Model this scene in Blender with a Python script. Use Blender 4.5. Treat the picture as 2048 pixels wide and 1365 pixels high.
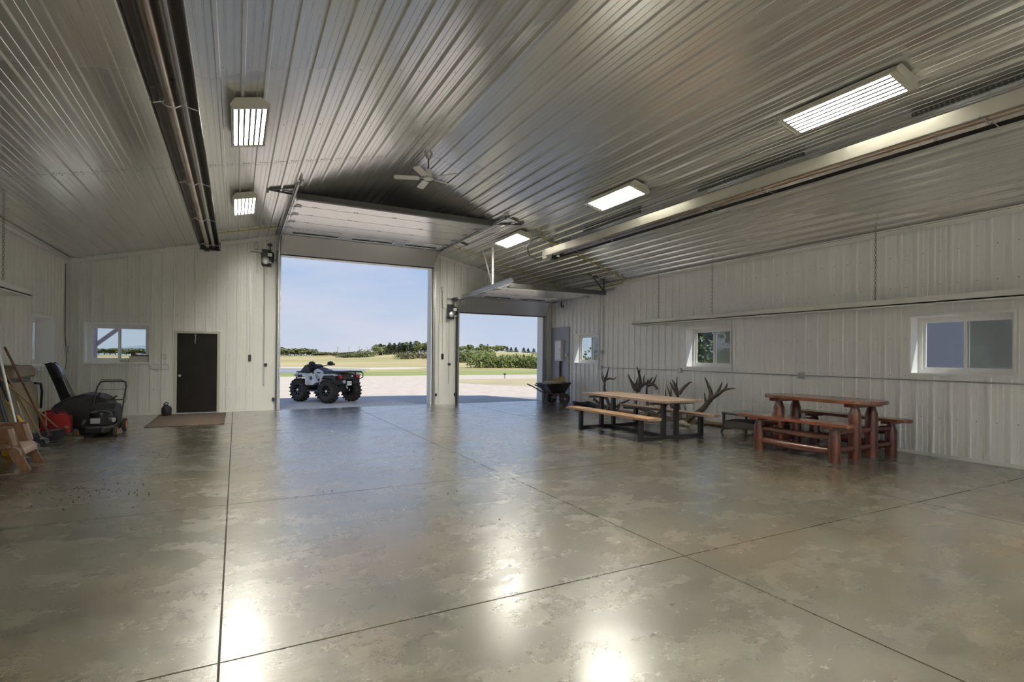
import bpy, bmesh, math, random
from mathutils import Vector, Matrix, Euler
random.seed(7)
for o in list(bpy.data.objects): bpy.data.objects.remove(o)
SC = bpy.context.scene
COL = SC.collection
PI = math.pi
# ------------------------------------------------------------------ camera
YAW, PIT, ROL, FOC, CAMH, CY = .4841, .0031, .0091, 1050.45, 1.538, 710.24
Fw = Vector((math.sin(YAW)*math.cos(PIT), math.cos(YAW)*math.cos(PIT), math.sin(PIT)))
R0 = Vector((math.cos(YAW), -math.sin(YAW), 0)); U0 = R0.cross(Fw)
Rt = R0*math.cos(ROL)+U0*math.sin(ROL); Up = Rt.cross(Fw)
cd = bpy.data.cameras.new('camera'); cam = bpy.data.objects.new('camera', cd); COL.objects.link(cam)
cam.matrix_world = Matrix(((Rt.x, Up.x, -Fw.x, 0), (Rt.y, Up.y, -Fw.y, 0), (Rt.z, Up.z, -Fw.z, CAMH), (0, 0, 0, 1)))
cd.sensor_width = 36; cd.lens = FOC/2048*36; cd.shift_y = (CY-682.5)/2048
cd.clip_start = .05; cd.clip_end = 8000
SC.camera = cam
SC.view_settings.view_transform = 'Standard'; SC.view_settings.look = 'None'
SC.view_settings.gamma = 1; SC.view_settings.use_curve_mapping = False
SC.view_settings.exposure = 1.58
# ------------------------------------------------------------------ sky
W = bpy.data.worlds.new('sky'); SC.world = W; W.use_nodes = True
nt = W.node_tree; nt.nodes.clear()
def N(t, k, **kw):
    n = t.nodes.new(k)
    for a, b in kw.items(): setattr(n, a, b)
    return n
wo = N(nt, 'ShaderNodeOutputWorld'); bg = N(nt, 'ShaderNodeBackground'); nt.links.new(bg.outputs[0], wo.inputs[0])
tc = N(nt, 'ShaderNodeTexCoord'); sx = N(nt, 'ShaderNodeSeparateXYZ'); nt.links.new(tc.outputs['Generated'], sx.inputs[0])
rp = N(nt, 'ShaderNodeValToRGB'); nt.links.new(sx.outputs['Z'], rp.inputs[0])
e = rp.color_ramp.elements
e[0].position = 0.0; e[0].color = (.53, .60, .72, 1); e[1].position = 1; e[1].color = (.12, .27, .62, 1)
for p, c in ((.10, (.47, .56, .73)), (.20, (.31, .47, .74)), (.32, (.25, .43, .76)), (.6, (.18, .35, .70))):
    k = e.new(p); k.color = c+(1,)
mp = N(nt, 'ShaderNodeMapping'); mp.inputs['Scale'].default_value = (1.3, 1.3, 5.5); mp.inputs['Location'].default_value = (.35, .2, .1)
nt.links.new(tc.outputs['Generated'], mp.inputs[0])
nz = N(nt, 'ShaderNodeTexNoise'); nz.inputs['Scale'].default_value = 1.6; nz.inputs['Detail'].default_value = 7; nz.inputs['Roughness'].default_value = .55
nt.links.new(mp.outputs[0], nz.inputs['Vector'])
cr2 = N(nt, 'ShaderNodeValToRGB'); cr2.color_ramp.elements[0].position = .44; cr2.color_ramp.elements[1].position = .68
cr2.color_ramp.elements[1].color = (.75, .75, .75, 1)
nt.links.new(nz.outputs['Fac'], cr2.inputs[0])
mx = N(nt, 'ShaderNodeMix', data_type='RGBA'); nt.links.new(cr2.outputs[0], mx.inputs[0])
nt.links.new(rp.outputs[0], mx.inputs[6]); mx.inputs[7].default_value = (.66, .67, .76, 1)
nt.links.new(mx.outputs[2], bg.inputs[0]); bg.inputs[1].default_value = .36
# ------------------------------------------------------------------ sun
sl = bpy.data.lights.new('sun', 'SUN'); sl.energy = 1.68; sl.angle = math.radians(.6); sl.color = (1, .93, .82)
so = bpy.data.objects.new('sun', sl); COL.objects.link(so)
so.rotation_euler = Vector((-.35, .80, -1)).to_track_quat('-Z', 'Y').to_euler(); so.location = (6, -14, 18)
LAMP = 90.0          # strength of the fluorescent tubes
LAMPC = (1, .96, .86)
# ------------------------------------------------------------------ helpers
def mat(name, col, rough=.5, metal=0., var=None, scale=6., bump=0., bscale=60., stretch=(1, 1, 1), spec=.5, rvar=0., det=4, emit=None, coat=0):
    m = bpy.data.materials.new(name); m.use_nodes = True; t = m.node_tree; b = t.nodes['Principled BSDF']
    b.inputs['Base Color'].default_value = tuple(col)+(1,); b.inputs['Roughness'].default_value = rough; b.inputs['Metallic'].default_value = metal
    b.inputs['Specular IOR Level'].default_value = spec
    if coat: b.inputs['Coat Weight'].default_value = coat; b.inputs['Coat Roughness'].default_value = .1
    tcn = N(t, 'ShaderNodeTexCoord'); mpn = N(t, 'ShaderNodeMapping'); mpn.inputs['Scale'].default_value = stretch
    t.links.new(tcn.outputs['Object'], mpn.inputs[0])
    if var is not None or rvar:
        n = N(t, 'ShaderNodeTexNoise'); n.inputs['Scale'].default_value = scale; n.inputs['Detail'].default_value = det
        t.links.new(mpn.outputs[0], n.inputs['Vector'])
        if var is not None:
            r = N(t, 'ShaderNodeValToRGB'); r.color_ramp.elements[0].position = .32; r.color_ramp.elements[1].position = .68
            r.color_ramp.elements[0].color = tuple(col)+(1,); r.color_ramp.elements[1].color = tuple(var)+(1,)
            t.links.new(n.outputs['Fac'], r.inputs[0]); t.links.new(r.outputs[0], b.inputs['Base Color'])
        if rvar:
            q = N(t, 'ShaderNodeMapRange'); q.inputs['To Min'].default_value = rough-rvar; q.inputs['To Max'].default_value = rough+rvar
            t.links.new(n.outputs['Fac'], q.inputs['Value']); t.links.new(q.outputs[0], b.inputs['Roughness'])
    if bump:
        n2 = N(t, 'ShaderNodeTexNoise'); n2.inputs['Scale'].default_value = bscale; n2.inputs['Detail'].default_value = 3
        t.links.new(mpn.outputs[0], n2.inputs['Vector'])
        bp = N(t, 'ShaderNodeBump'); bp.inputs['Strength'].default_value = bump; bp.inputs['Distance'].default_value = .01
        t.links.new(n2.outputs['Fac'], bp.inputs['Height']); t.links.new(bp.outputs[0], b.inputs['Normal'])
    if emit:
        b.inputs['Emission Color'].default_value = tuple(emit[0])+(1,); b.inputs['Emission Strength'].default_value = emit[1]
    return m
M = {}
M['clad'] = mat('white ribbed steel', (.74, .74, .70), .33, 0, (.78, .78, .745), 1.3, .05, 3, rvar=.05)
M['ceil'] = mat('white ribbed ceiling steel', (.80, .795, .77), .22, .7, (.84, .835, .815), 1.3, .10, 2.2, stretch=(1, .25, 1), rvar=.05, spec=.8)
M['rw'] = mat('white ribbed steel right wall', (.88, .88, .88), .36, .12, (.92, .92, .92), 1.1, .05, 3, rvar=.05)  # clad steel in a lighter tone, standing in for stronger light here
M['ext'] = mat('outside steel', (.5, .45, .38), .5)
M['trim'] = mat('white trim steel', (.76, .76, .73), .35)
M['vinyl'] = mat('white vinyl', (.88, .88, .88), .35)
M['galv'] = mat('galvanised steel', (.55, .56, .57), .35, .85, (.42, .43, .44), 20)
M['galvl'] = mat('bright galvanised sheet', (.72, .70, .64), .3, .7)
M['frost'] = mat('frosted door glazing', (.85, .85, .85), .3)
M['chain'] = mat('chain steel', (.32, .32, .31), .4, .8)
M['dark'] = mat('black painted steel', (.018, .018, .02), .45)
M['blackp'] = mat('black plastic', (.012, .012, .014), .5, 0, (.02, .02, .022), 12)
M['blacks'] = mat('glossy black plastic', (.01, .01, .011), .22)
M['rubber'] = mat('tyre rubber', (.02, .019, .018), .75, 0, (.035, .03, .026), 14, .3, 60)
M['greyp'] = mat('light grey bodywork', (.52, .56, .63), .3, 0, coat=.4)
M['bluedark'] = mat('dark blue grey plastic', (.04, .045, .085), .4)
M['red'] = mat('red plastic', (.32, .012, .014), .45)
M['redlamp'] = mat('red tail lamp', (.5, .01, .02), .2)
M['orange'] = mat('orange rim', (.75, .24, .05), .45)
M['yellow'] = mat('yellow plastic', (.62, .36, .02), .5)
M['yellowpipe'] = mat('yellow gas pipe', (.42, .36, .06), .5)
M['tan'] = mat('tan plastic', (.17, .14, .095), .6, 0, (.20, .165, .11), 5)
M['olive'] = mat('olive cardboard', (.085, .078, .05), .8)
M['wooddk'] = mat('reclaimed plank wood', (.20, .12, .08), .6, 0, (.38, .30, .24), 7, .25, 30, stretch=(9, 1, 9), det=6)
M['woodb'] = mat('worn bench wood', (.21, .115, .055), .55, 0, (.33, .21, .125), 6, .2, 30, stretch=(9, 1, 9), det=6)
M['log'] = mat('red varnished log', (.06, .012, .006), .28, 0, (.12, .028, .011), 5, .3, 18, stretch=(3, 3, .8), coat=.4)
M['logtop'] = mat('red varnished planks', (.12, .036, .018), .25, 0, (.20, .07, .036), 6, .15, 25, stretch=(7, .8, 7), coat=.5)
M['chairw'] = mat('stained cedar', (.13, .055, .03), .5, 0, (.20, .10, .055), 8, .2, 30, stretch=(4, 4, 1))
M['chairl'] = mat('worn pale cedar', (.33, .22, .18), .5, 0, (.42, .31, .27), 8, .2, 30)
M['handle'] = mat('ash handle', (.36, .23, .12), .5, 0, (.28, .17, .09), 20)
M['handled'] = mat('dark handle', (.15, .075, .045), .5)
M['alu'] = mat('aluminium', (.7, .7, .7), .3, .9)
M['bristle'] = mat('blue black bristles', (.02, .03, .05), .6)
M['antler'] = mat('dark bark antler', (.035, .026, .02), .6, 0, (.10, .075, .055), 16, .3, 40)
M['bone'] = mat('bone', (.6, .54, .47), .6, 0, (.38, .33, .28), 25)
M['wicker'] = mat('brown black wicker', (.035, .03, .028), .6, 0, (.06, .052, .048), 80, .6, 160)
M['tglass'] = mat('frosted table glass', (.25, .27, .28), .08, 0)
M['firewd'] = mat('split log wood', (.42, .32, .12), .8, 0, (.25, .18, .07), 14, .5, 30)
M['sack'] = mat('grey sacking', (.32, .29, .25), .85, 0, (.42, .38, .33), 14, .4, 30)
M['lumber'] = mat('old lumber', (.26, .13, .07), .7, 0, (.36, .25, .16), 9, stretch=(6, 1, 6))
M['doorbr'] = mat('dark brown door', (.010, .008, .007), .55, 0, (.014, .011, .010), 3, .08, 8, spec=.2)
M['ivory'] = mat('ivory door frame', (.50, .50, .42), .45)
M['section'] = mat('white insulated door skin', (.86, .84, .82), .24, .6, (.88, .86, .84), 2, .04, 5)
M['greyskin'] = mat('grey panel skin', (.33, .36, .42), .35)
M['white'] = mat('white enamel', (.7, .7, .66), .35)
M['cream'] = mat('cream lamp housing', (.55, .55, .47), .45)
M['reflect'] = mat('lamp reflector', (.8, .8, .74), .25, .3)
M['tube'] = mat('fluorescent tube', (.9, .9, .85), .4, emit=(LAMPC, LAMP))
M['heat'] = mat('dull heater reflector', (.42, .40, .37), .26, .85)
M['heatdk'] = mat('dark heater shield', (.10, .095, .10), .38, .8)
M['copper'] = mat('burnt steel tube', (.40, .29, .22), .26, .95, (.52, .46, .40), 3, stretch=(1, .6, 1))
M['strut'] = mat('slotted strut', (.11, .11, .105), .5, .3)
M['greybox'] = mat('grey utility box', (.5, .52, .55), .4)
M['ply'] = mat('grey painted board', (.40, .41, .48), .55, 0, (.44, .45, .52), 2)
M['mesh'] = mat('mat fibre', (.11, .075, .055), .95, 0, (.18, .13, .10), 18, .6, 120)
M['screw'] = mat('screw heads', (.10, .10, .09), .5)
M['card'] = mat('white card box', (.55, .53, .48), .7)
M['cardbr'] = mat('brown card', (.16, .11, .07), .8)
M['purple'] = mat('weathered post', (.46, .40, .44), .7, 0, (.36, .30, .34), 9)
M['mud'] = mat('dried mud', (.055, .045, .03), .95)
M['shed'] = mat('grey shed wall', (.28, .29, .36), .7)
M['plate'] = mat('white number plate', (.8, .8, .8), .5)
def glass_mat(name, tint, tr):
    m = bpy.data.materials.new(name); m.use_nodes = True; t = m.node_tree; t.nodes.clear()
    o = N(t, 'ShaderNodeOutputMaterial'); a = N(t, 'ShaderNodeBsdfTransparent'); g = N(t, 'ShaderNodeBsdfGlossy'); x = N(t, 'ShaderNodeMixShader'); f = N(t, 'ShaderNodeLayerWeight')
    a.inputs[0].default_value = tint+(1,); g.inputs['Roughness'].default_value = .02; f.inputs[0].default_value = .5
    pw = N(t, 'ShaderNodeMath', operation='POWER'); pw.inputs[1].default_value = 4; t.links.new(f.outputs['Facing'], pw.inputs[0])
    mu = N(t, 'ShaderNodeMath', operation='MULTIPLY_ADD'); mu.inputs[1].default_value = .5; mu.inputs[2].default_value = tr
    t.links.new(pw.outputs[0], mu.inputs[0]); t.links.new(mu.outputs[0], x.inputs[0])
    t.links.new(a.outputs[0], x.inputs[1]); t.links.new(g.outputs[0], x.inputs[2]); t.links.new(x.outputs[0], o.inputs[0])
    return m
M['glass'] = glass_mat('window glass', (.86, .9, .9), .02)
def screen_mat():
    m = bpy.data.materials.new('insect screen'); m.use_nodes = True; t = m.node_tree; t.nodes.clear()
    o = N(t, 'ShaderNodeOutputMaterial'); a = N(t, 'ShaderNodeBsdfTransparent'); g = N(t, 'ShaderNodeBsdfDiffuse'); x = N(t, 'ShaderNodeMixShader')
    g.inputs[0].default_value = (.55, .53, .48, 1); x.inputs[0].default_value = .6
    t.links.new(a.outputs[0], x.inputs[1]); t.links.new(g.outputs[0], x.inputs[2]); t.links.new(x.outputs[0], o.inputs[0])
    return m
M['screen'] = screen_mat()

WO = {}
def worg(o):
    v = Vector((0, 0, 0))
    while o is not None:
        v += o.location; o = o.parent
    return v
class MB:
    def __init__(s): s.v = []; s.f = []
    def quad(s, *p):
        n = len(s.v); s.v += [tuple(q) for q in p]; s.f.append(tuple(range(n, n+len(p)))); return s
    def box(s, x0, x1, y0, y1, z0, z1):
        n = len(s.v)
        s.v += [(x0, y0, z0), (x1, y0, z0), (x1, y1, z0), (x0, y1, z0), (x0, y0, z1), (x1, y0, z1), (x1, y1, z1), (x0, y1, z1)]
        s.f += [tuple(n+i for i in q) for q in ((0, 3, 2, 1), (4, 5, 6, 7), (0, 1, 5, 4), (1, 2, 6, 5), (2, 3, 7, 6), (3, 0, 4, 7))]; return s
    def bar(s, a, b, w, h, up=(0, 0, 1)):
        a = Vector(a); b = Vector(b); d = (b-a).normalized(); u = Vector(up)
        if abs(d.dot(u)) > .98: u = Vector((0, 1, 0)) if abs(d.y) < .9 else Vector((1, 0, 0))
        r = d.cross(u).normalized(); u = r.cross(d)
        n = len(s.v)
        for p in (a, b):
            for sx_, sy_ in ((-1, -1), (1, -1), (1, 1), (-1, 1)): s.v.append(tuple(p+r*(sx_*w/2)+u*(sy_*h/2)))
        s.f += [tuple(n+i for i in q) for q in ((3, 2, 1, 0), (4, 5, 6, 7), (0, 1, 5, 4), (1, 2, 6, 5), (2, 3, 7, 6), (3, 0, 4, 7))]; return s
    def tube(s, pts, r, n=8, cap=True, flat=None):
        P = [Vector(p) for p in pts]; R = r if isinstance(r, (list, tuple)) else [r]*len(P)
        d0 = (P[1]-P[0]).normalized(); u = Vector((0, 0, 1)) if abs(d0.z) < .9 else Vector((1, 0, 0)); u = (u-d0*u.dot(d0)).normalized()
        base = len(s.v)
        for i, p in enumerate(P):
            if i == 0: d = P[1]-P[0]
            elif i == len(P)-1: d = P[-1]-P[-2]
            else: d = (P[i+1]-P[i]).normalized()+(P[i]-P[i-1]).normalized()
            d.normalize(); u = (u-d*u.dot(d)); u = u.normalized() if u.length > 1e-6 else d.orthogonal().normalized(); w = d.cross(u)
            for k in range(n):
                a = 2*PI*k/n; s.v.append(tuple(p+(u*math.cos(a)+w*math.sin(a))*R[i]))
        for i in range(len(P)-1):
            for k in range(n):
                a = base+i*n+k; b = base+i*n+(k+1) % n; s.f.append((a, b, b+n, a+n))
        if cap:
            s.f.append(tuple(base+k for k in reversed(range(n)))); s.f.append(tuple(base+(len(P)-1)*n+k for k in range(n)))
        return s
    def lathe(s, prof, c=(0, 0, 0), ax='z', n=16, cap=True):
        base = len(s.v); c = Vector(c)
        for r, h in prof:
            for k in range(n):
                a = 2*PI*k/n; x, y = r*math.cos(a), r*math.sin(a)
                v = (x, y, h) if ax == 'z' else ((h, x, y) if ax == 'x' else (x, h, y))
                s.v.append(tuple(c+Vector(v)))
        m = len(prof)
        for i in range(m-1):
            for k in range(n):
                a = base+i*n+k; b = base+i*n+(k+1) % n; s.f.append((a, b, b+n, a+n))
        if cap: s.f.append(tuple(base+k for k in reversed(range(n)))); s.f.append(tuple(base+(m-1)*n+k for k in range(n)))
        return s
    def prism(s, poly, a0, a1, ax='y'):
        """poly of 2D points; ax = axis of extrusion. y: (x,z); x: (y,z); z: (x,y)"""
        n = len(s.v); k = len(poly)
        for a in (a0, a1):
            for p, q in poly:
                s.v.append((p, a, q) if ax == 'y' else ((a, p, q) if ax == 'x' else (p, q, a)))
        s.f.append(tuple(n+i for i in range(k))); s.f.append(tuple(n+k+i for i in reversed(range(k))))
        for i in range(k):
            j = (i+1) % k; s.f.append((n+i, n+k+i, n+k+j, n+j))
        return s
    def blob(s, c, r, seg=12, rings=7, nz_=0., e=1.):
        base = len(s.v); c = Vector(c)
        def pw(t): return math.copysign(abs(t)**e, t)
        for i in range(rings+1):
            th = PI*i/rings
            for k in range(seg):
                a = 2*PI*k/seg; j = 1+random.uniform(-nz_, nz_)
                s.v.append((c.x+r[0]*pw(math.sin(th))*pw(math.cos(a))*j, c.y+r[1]*pw(math.sin(th))*pw(math.sin(a))*j, c.z+r[2]*pw(math.cos(th))*j))
        for i in range(rings):
            for k in range(seg):
                a = base+i*seg+k; b = base+i*seg+(k+1) % seg; s.f.append((a, a+seg, b+seg, b))
        return s
    def xf(s, m, start=0):
        for i in range(start, len(s.v)): s.v[i] = tuple(m @ Vector(s.v[i]))
        return s
    def build(s, name, m, parent=None, smooth=False, bevel=0, world=True, label=None, stuff=False, subd=0):
        off = worg(parent) if (parent is not None and world) else Vector((0, 0, 0))
        me = bpy.data.meshes.new(name)
        me.from_pydata([(v[0]-off.x, v[1]-off.y, v[2]-off.z) for v in s.v], [], s.f); me.update()
        b = bmesh.new(); b.from_mesh(me)
        if smooth: bmesh.ops.remove_doubles(b, verts=b.verts, dist=1e-5)
        bmesh.ops.recalc_face_normals(b, faces=b.faces); b.to_mesh(me); b.free()
        if smooth:
            for p in me.polygons: p.use_smooth = True
            try: me.set_sharp_from_angle(angle=math.radians(50))
            except Exception: pass
        me.materials.append(M[m] if isinstance(m, str) else m)
        o = bpy.data.objects.new(name, me); COL.objects.link(o)
        if parent is not None: o.parent = parent
        if bevel:
            md = o.modifiers.new('bevel', 'BEVEL'); md.width = bevel; md.segments = 2; md.limit_method = 'ANGLE'
        if subd:
            md = o.modifiers.new('sub', 'SUBSURF'); md.levels = subd; md.render_levels = subd
        if label: o['label'] = label
        if stuff: o['kind'] = 'stuff'
        return o
def tag(o, label, cat, group=None, kind=None):
    if label: o['label'] = label
    if cat: o['category'] = cat
    if group: o['group'] = group
    if kind: o['kind'] = kind
    return o
def thing(name, loc, label, cat, group=None, rz=0, ry=0):
    o = bpy.data.objects.new(name, None); COL.objects.link(o); o.location = loc; o.rotation_euler = (0, ry, rz)
    o.empty_display_size = .1
    return tag(o, label, cat, group)
def struct(name, loc, label=None, cat='structure'):
    o = bpy.data.objects.new(name, None); COL.objects.link(o); o.location = loc; o['kind'] = 'structure'
    o.empty_display_size = .1
    tag(o, label, cat); return o
def copy_tree(o, parent=None):
    c = o.copy(); COL.objects.link(c)
    if parent is not None: c.parent = parent
    for ch in list(o.children): copy_tree(ch, c)
    return c
# ------------------------------------------------------------------ room numbers
XL, XR, YF, YB, EV = -3.558, 9.918, 15.877, -8.0, 3.763
RX = (XL+XR)/2; SL = .2396; RZ = EV+SL*(RX-XL); TH = .32; P = .2385; ANG = math.atan(SL)
def zl(x): return EV+SL*(x-XL)
def zr(x): return EV+SL*(XR-x)
def zc(x): return min(zl(x), zr(x))
# rib profile over one pitch: (offset along wall, depth into room)
RIB = [(0, 0), (.008, .031), (.038, .031), (.046, 0), (.095, 0), (.099, .004), (.108, .004), (.112, 0), (.168, 0), (.172, .004), (.181, .004), (.185, 0)]
def rib_points(u0, u1, extra=()):
    pts = {}
    k = math.floor(u0/P)-1
    while k*P < u1+P:
        for o_, d in RIB:
            u = k*P+o_
            if u0 <= u <= u1: pts[round(u, 5)] = d
        k += 1
    def dep(u):
        w = u % P; prev = RIB[-1]; 
        L_ = RIB+[(P, 0)]
        for (a, da), (b, db) in zip(L_, L_[1:]):
            if a <= w <= b: return da+(db-da)*(w-a)/(b-a)
        return 0
    for u in (u0, u1)+tuple(extra):
        if u0 <= u <= u1: pts.setdefault(round(u, 5), dep(u))
    return sorted(pts.items())
def clad_wall(name, to3, u0, u1, top, holes, m, label, sheets=4, phase=0.):
    """to3(u, depth, z) -> point; holes: (ua, ub, za, zb)"""
    root = struct(name, to3(u0, 0, 0), label)
    w = P*sheets; k0 = math.floor(u0/w)
    k = k0
    while k*w < u1:
        a = max(u0, k*w); b = min(u1, (k+1)*w); k += 1
        if b-a < .01: continue
        ex = [h[0] for h in holes]+[h[1] for h in holes]
        pts = rib_points(a, b, ex); mb = MB()
        for (ua, da), (ub, db) in zip(pts, pts[1:]):
            mid = (ua+ub)/2; spans = [(0., None)]
            hs = sorted((h for h in holes if h[0]-1e-4 < mid < h[1]+1e-4), key=lambda h: h[2])
            segs = []; z = 0.
            for h in hs:
                if h[2] > z+.001: segs.append((z, h[2], z, h[2]))
                z = h[3]
            segs.append((z, top(ua), z, top(ub)))
            for (za0, za1, zb0, zb1) in segs:
                mb.quad(to3(ua, da, za0), to3(ub, db, zb0), to3(ub, db, zb1), to3(ua, da, za1))
        if mb.f: mb.build('cladding_sheet', m, root)
    return root
DOOR1 = (1.09, 5.44); D1H = 4.30; DOOR2 = (6.40, 9.54); D2H = 2.95
WINR = [(13.10, 14.45, 1.345, 2.28), (8.215, 9.557, 1.32, 2.275), (3.32, 4.642, 1.316, 2.262), (-1.6, -.3, 1.32, 2.27), (-6.4, -5.1, 1.32, 2.27)]
WINL = [(13.49, 14.90, 1.281, 2.282), (8.6, 9.95, 1.30, 2.27), (3.4, 4.7, 1.3, 2.27)]
SD = [(-6.6, -.6, 0., 3.1)]  # unseen side doorway, added to throw daylight onto the right wall
WINF = (-3.205, -1.917, 1.30, 2.245); MAND = (-1.38, -.40, 0., 2.09)
BH = [(DOOR1[0], DOOR1[1], 0., D1H), (-2.6, .6, 0., D2H), (6.2, 9.4, 0., D2H)]  # unseen open doorways added behind the camera to let daylight in
EZ = -.22  # sheets start below the floor top nowhere; exterior ground level
wf = clad_wall('wall_far', lambda u, d, z: (u, YF-d, z), XL, XR, lambda u: zc(u),
    [(DOOR1[0], DOOR1[1], 0., D1H), (DOOR2[0], DOOR2[1], 0., D2H), WINF, MAND], 'clad', 'white ribbed steel gable wall with the two large garage doors and the dark entry door')
wr = clad_wall('wall_right', lambda u, d, z: (XR-d, u, z), YB, YF, lambda u: EV, WINR, 'rw', 'long white ribbed steel wall behind the picnic tables with three white windows in view')
wl = clad_wall('wall_left', lambda u, d, z: (XL+d, u, z), YB, YF, lambda u: EV, WINL+SD, 'clad', 'white ribbed steel wall on the left behind the leaning tools')
wb = clad_wall('wall_back', lambda u, d, z: (u, YB+d, z), XL, XR, lambda u: zc(u), BH, 'clad', 'white ribbed steel gable wall behind the camera')
# ceiling: ribs run along y, sheets seam at y = 3.08 and 9.6
cl_ = struct('ceiling', (RX, 4, RZ), 'pitched white ribbed steel ceiling with ribs running towards the large doors')
seams = [YB, -3.4, 3.08, 9.60, YF]
for side in (0, 1):
    L = (RX-XL)
    nsh = math.ceil(L/(P*4))
    for k in range(nsh):
        a = k*P*4; b = min(L, a+P*4)
        pts = rib_points(a, b)
        for i in range(4):
            y0, y1 = seams[i], seams[i+1]; dz = .0025 if i % 2 else 0.
            mb = MB()
            for (ua, da), (ub, db) in zip(pts, pts[1:]):
                q = []
                for (u, d, y) in ((ua, da, y0), (ub, db, y0), (ub, db, y1+.03), (ua, da, y1+.03)):
                    x = XL+u if side == 0 else XR-u
                    y = min(y, YF)
                    q.append((x, y, zc(x)-d-dz))
                mb.quad(*q)
            mb.build('cladding_sheet', 'ceil', cl_)
# screws, real little domes joined into one part
def screws(root, pts, nrm):
    mb = MB(); n = Vector(nrm).normalized(); t = n.orthogonal().normalized(); b = n.cross(t)
    for p in pts:
        p = Vector(p); r = .0075
        ring = [p+t*r*math.cos(a)+b*r*math.sin(a) for a in [PI/3*i for i in range(6)]]
        top = p+n*.006; k = len(mb.v); mb.v += [tuple(q) for q in ring]+[tuple(top)]
        for i in range(6): mb.f.append((k+i, k+(i+1) % 6, k+6))
    mb.build('screws', 'screw', root, stuff=True)
nL = Vector((SL, 0, -1)); nR = Vector((-SL, 0, -1))
for side, nn in ((0, nL), (1, nR)):
    pts = []
    for y in (3.02, 3.15, 4.7, 6.35, 8.0, 9.55, 9.67, 11.2, 12.8, 14.3):
        u = .07
        while u < RX-XL-.05:
            x = XL+u if side == 0 else XR-u
            pts.append((x, y+random.uniform(-.01, .01), zc(x)-.004)); u += P
            if y in (3.02, 3.15, 9.55, 9.67): pts.append((x+.07, y, zc(x+.07)-.004))
    screws(cl_, pts, nn)
def wallhole(u, z, H):
    return any(h[0]-.05 < u < h[1]+.05 and h[2]-.05 < z < h[3]+.05 for h in H)
pts = [(XR-.004, u, z) for z in (.62, 1.28, 1.9, 2.75, 3.28) for u in [YB+.07+P*i for i in range(99)] if u < YF and not wallhole(u, z, WINR)]
screws(wr, pts, (-1, 0, 0))
FH = [(DOOR1[0], DOOR1[1], 0, D1H), (DOOR2[0], DOOR2[1], 0, D2H), WINF, MAND]
pts = [(u, YF-.004, z) for z in (.62, 1.5, 2.5, 3.4) for u in [XL+.07+P*i for i in range(56)] if u < XR and not wallhole(u, z, FH)]
screws(wf, pts, (0, -1, 0))
# outer skins so the walls have thickness and block the sun
def outer(root, to3, u0, u1, top, holes, m='ext'):
    us = sorted(set([u0, u1]+[h[0] for h in holes]+[h[1] for h in holes]+([RX] if root in (wf, wb) else [])))
    mb = MB()
    for a, b in zip(us, us[1:]):
        mid = (a+b)/2; z = -.3
        for h in sorted((h for h in holes if h[0] < mid < h[1]), key=lambda h: h[2]):
            if h[2] > z and h[2] > 0: mb.quad(to3(a, z), to3(b, z), to3(b, h[2]), to3(a, h[2]))
            z = h[3]
        mb.quad(to3(a, z), to3(b, z), to3(b, top(b)), to3(a, top(a)))
    mb.build('outer_skin', m, root)
outer(wf, lambda u, z: (u, YF+TH, z), XL-TH, XR+TH, lambda u: zc(u)+.1, FH)
outer(wr, lambda u, z: (XR+TH, u, z), YB-TH, YF+TH, lambda u: EV, WINR)
outer(wl, lambda u, z: (XL-TH, u, z), YB-TH, YF+TH, lambda u: EV, WINL+SD)
outer(wb, lambda u, z: (u, YB-TH, z), XL-TH, XR+TH, lambda u: zc(u)+.1, BH)
rf = MB()
for a, b in ((XL-TH-.25, RX), (RX, XR+TH+.25)):
    rf.quad((a, YB-.7, zc(a)+.30), (b, YB-.7, zc(b)+.30), (b, YF+TH+.3, zc(b)+.30), (a, YF+TH+.3, zc(a)+.30))
    rf.quad((a, YB-.7, zc(a)+.10), (b, YB-.7, zc(b)+.10), (b, YF+TH+.3, zc(b)+.10), (a, YF+TH+.3, zc(a)+.10))
    rf.quad((a, YF+TH+.3, zc(a)+.10), (b, YF+TH+.3, zc(b)+.10), (b, YF+TH+.3, zc(b)+.30), (a, YF+TH+.3, zc(a)+.30))
for x in (XL-TH-.25, XR+TH+.25):
    rf.quad((x, YB-.7, zc(x)+.1), (x, YF+TH+.3, zc(x)+.1), (x, YF+TH+.3, zc(x)+.3), (x, YB-.7, zc(x)+.3))
ro = rf.build('roof', 'ext'); ro['kind'] = 'structure'; tag(ro, 'outer gable roof with overhanging eaves', 'roof')
# trims: ceiling edge flashings, base trims, corner trims, ridge cap
def tr(name, mb, m='trim', label=None):
    o = mb.build(name, m); o['kind'] = 'structure'; tag(o, label, 'trim'); return o
tr('trim_1', MB().box(XR-.035, XR-.027, YB, YF, EV-.10, EV-.012).box(XR-.10, XR-.021, YB, YF, EV-.014, EV-.006), label='white flashing along the top of the right wall')
tr('trim_2', MB().box(XL+.027, XL+.035, YB, YF, EV-.10, EV-.012).box(XL+.021, XL+.10, YB, YF, EV-.014, EV-.006), label='white flashing along the top of the left wall')
g = MB()
for x0, x1 in ((XL, RX), (RX, XR)):
    g.bar((x0, YF-.026, zc(x0)-.075), (x1, YF-.026, zc(x1)-.075), .007, .085)
tr('trim_3', g, label='white flashing following the gable above the garage doors')
tr('trim_4', MB().box(RX-.05, RX+.05, YB, YF, RZ-.034, RZ-.024), 'ceil', 'ridge cap strip along the peak of the ceiling')
tr('baseboard_right', MB().box(XR-.034, XR-.027, YB, YF, .0, .055), label='thin base flashing of the right wall')
b_ = MB()
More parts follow.
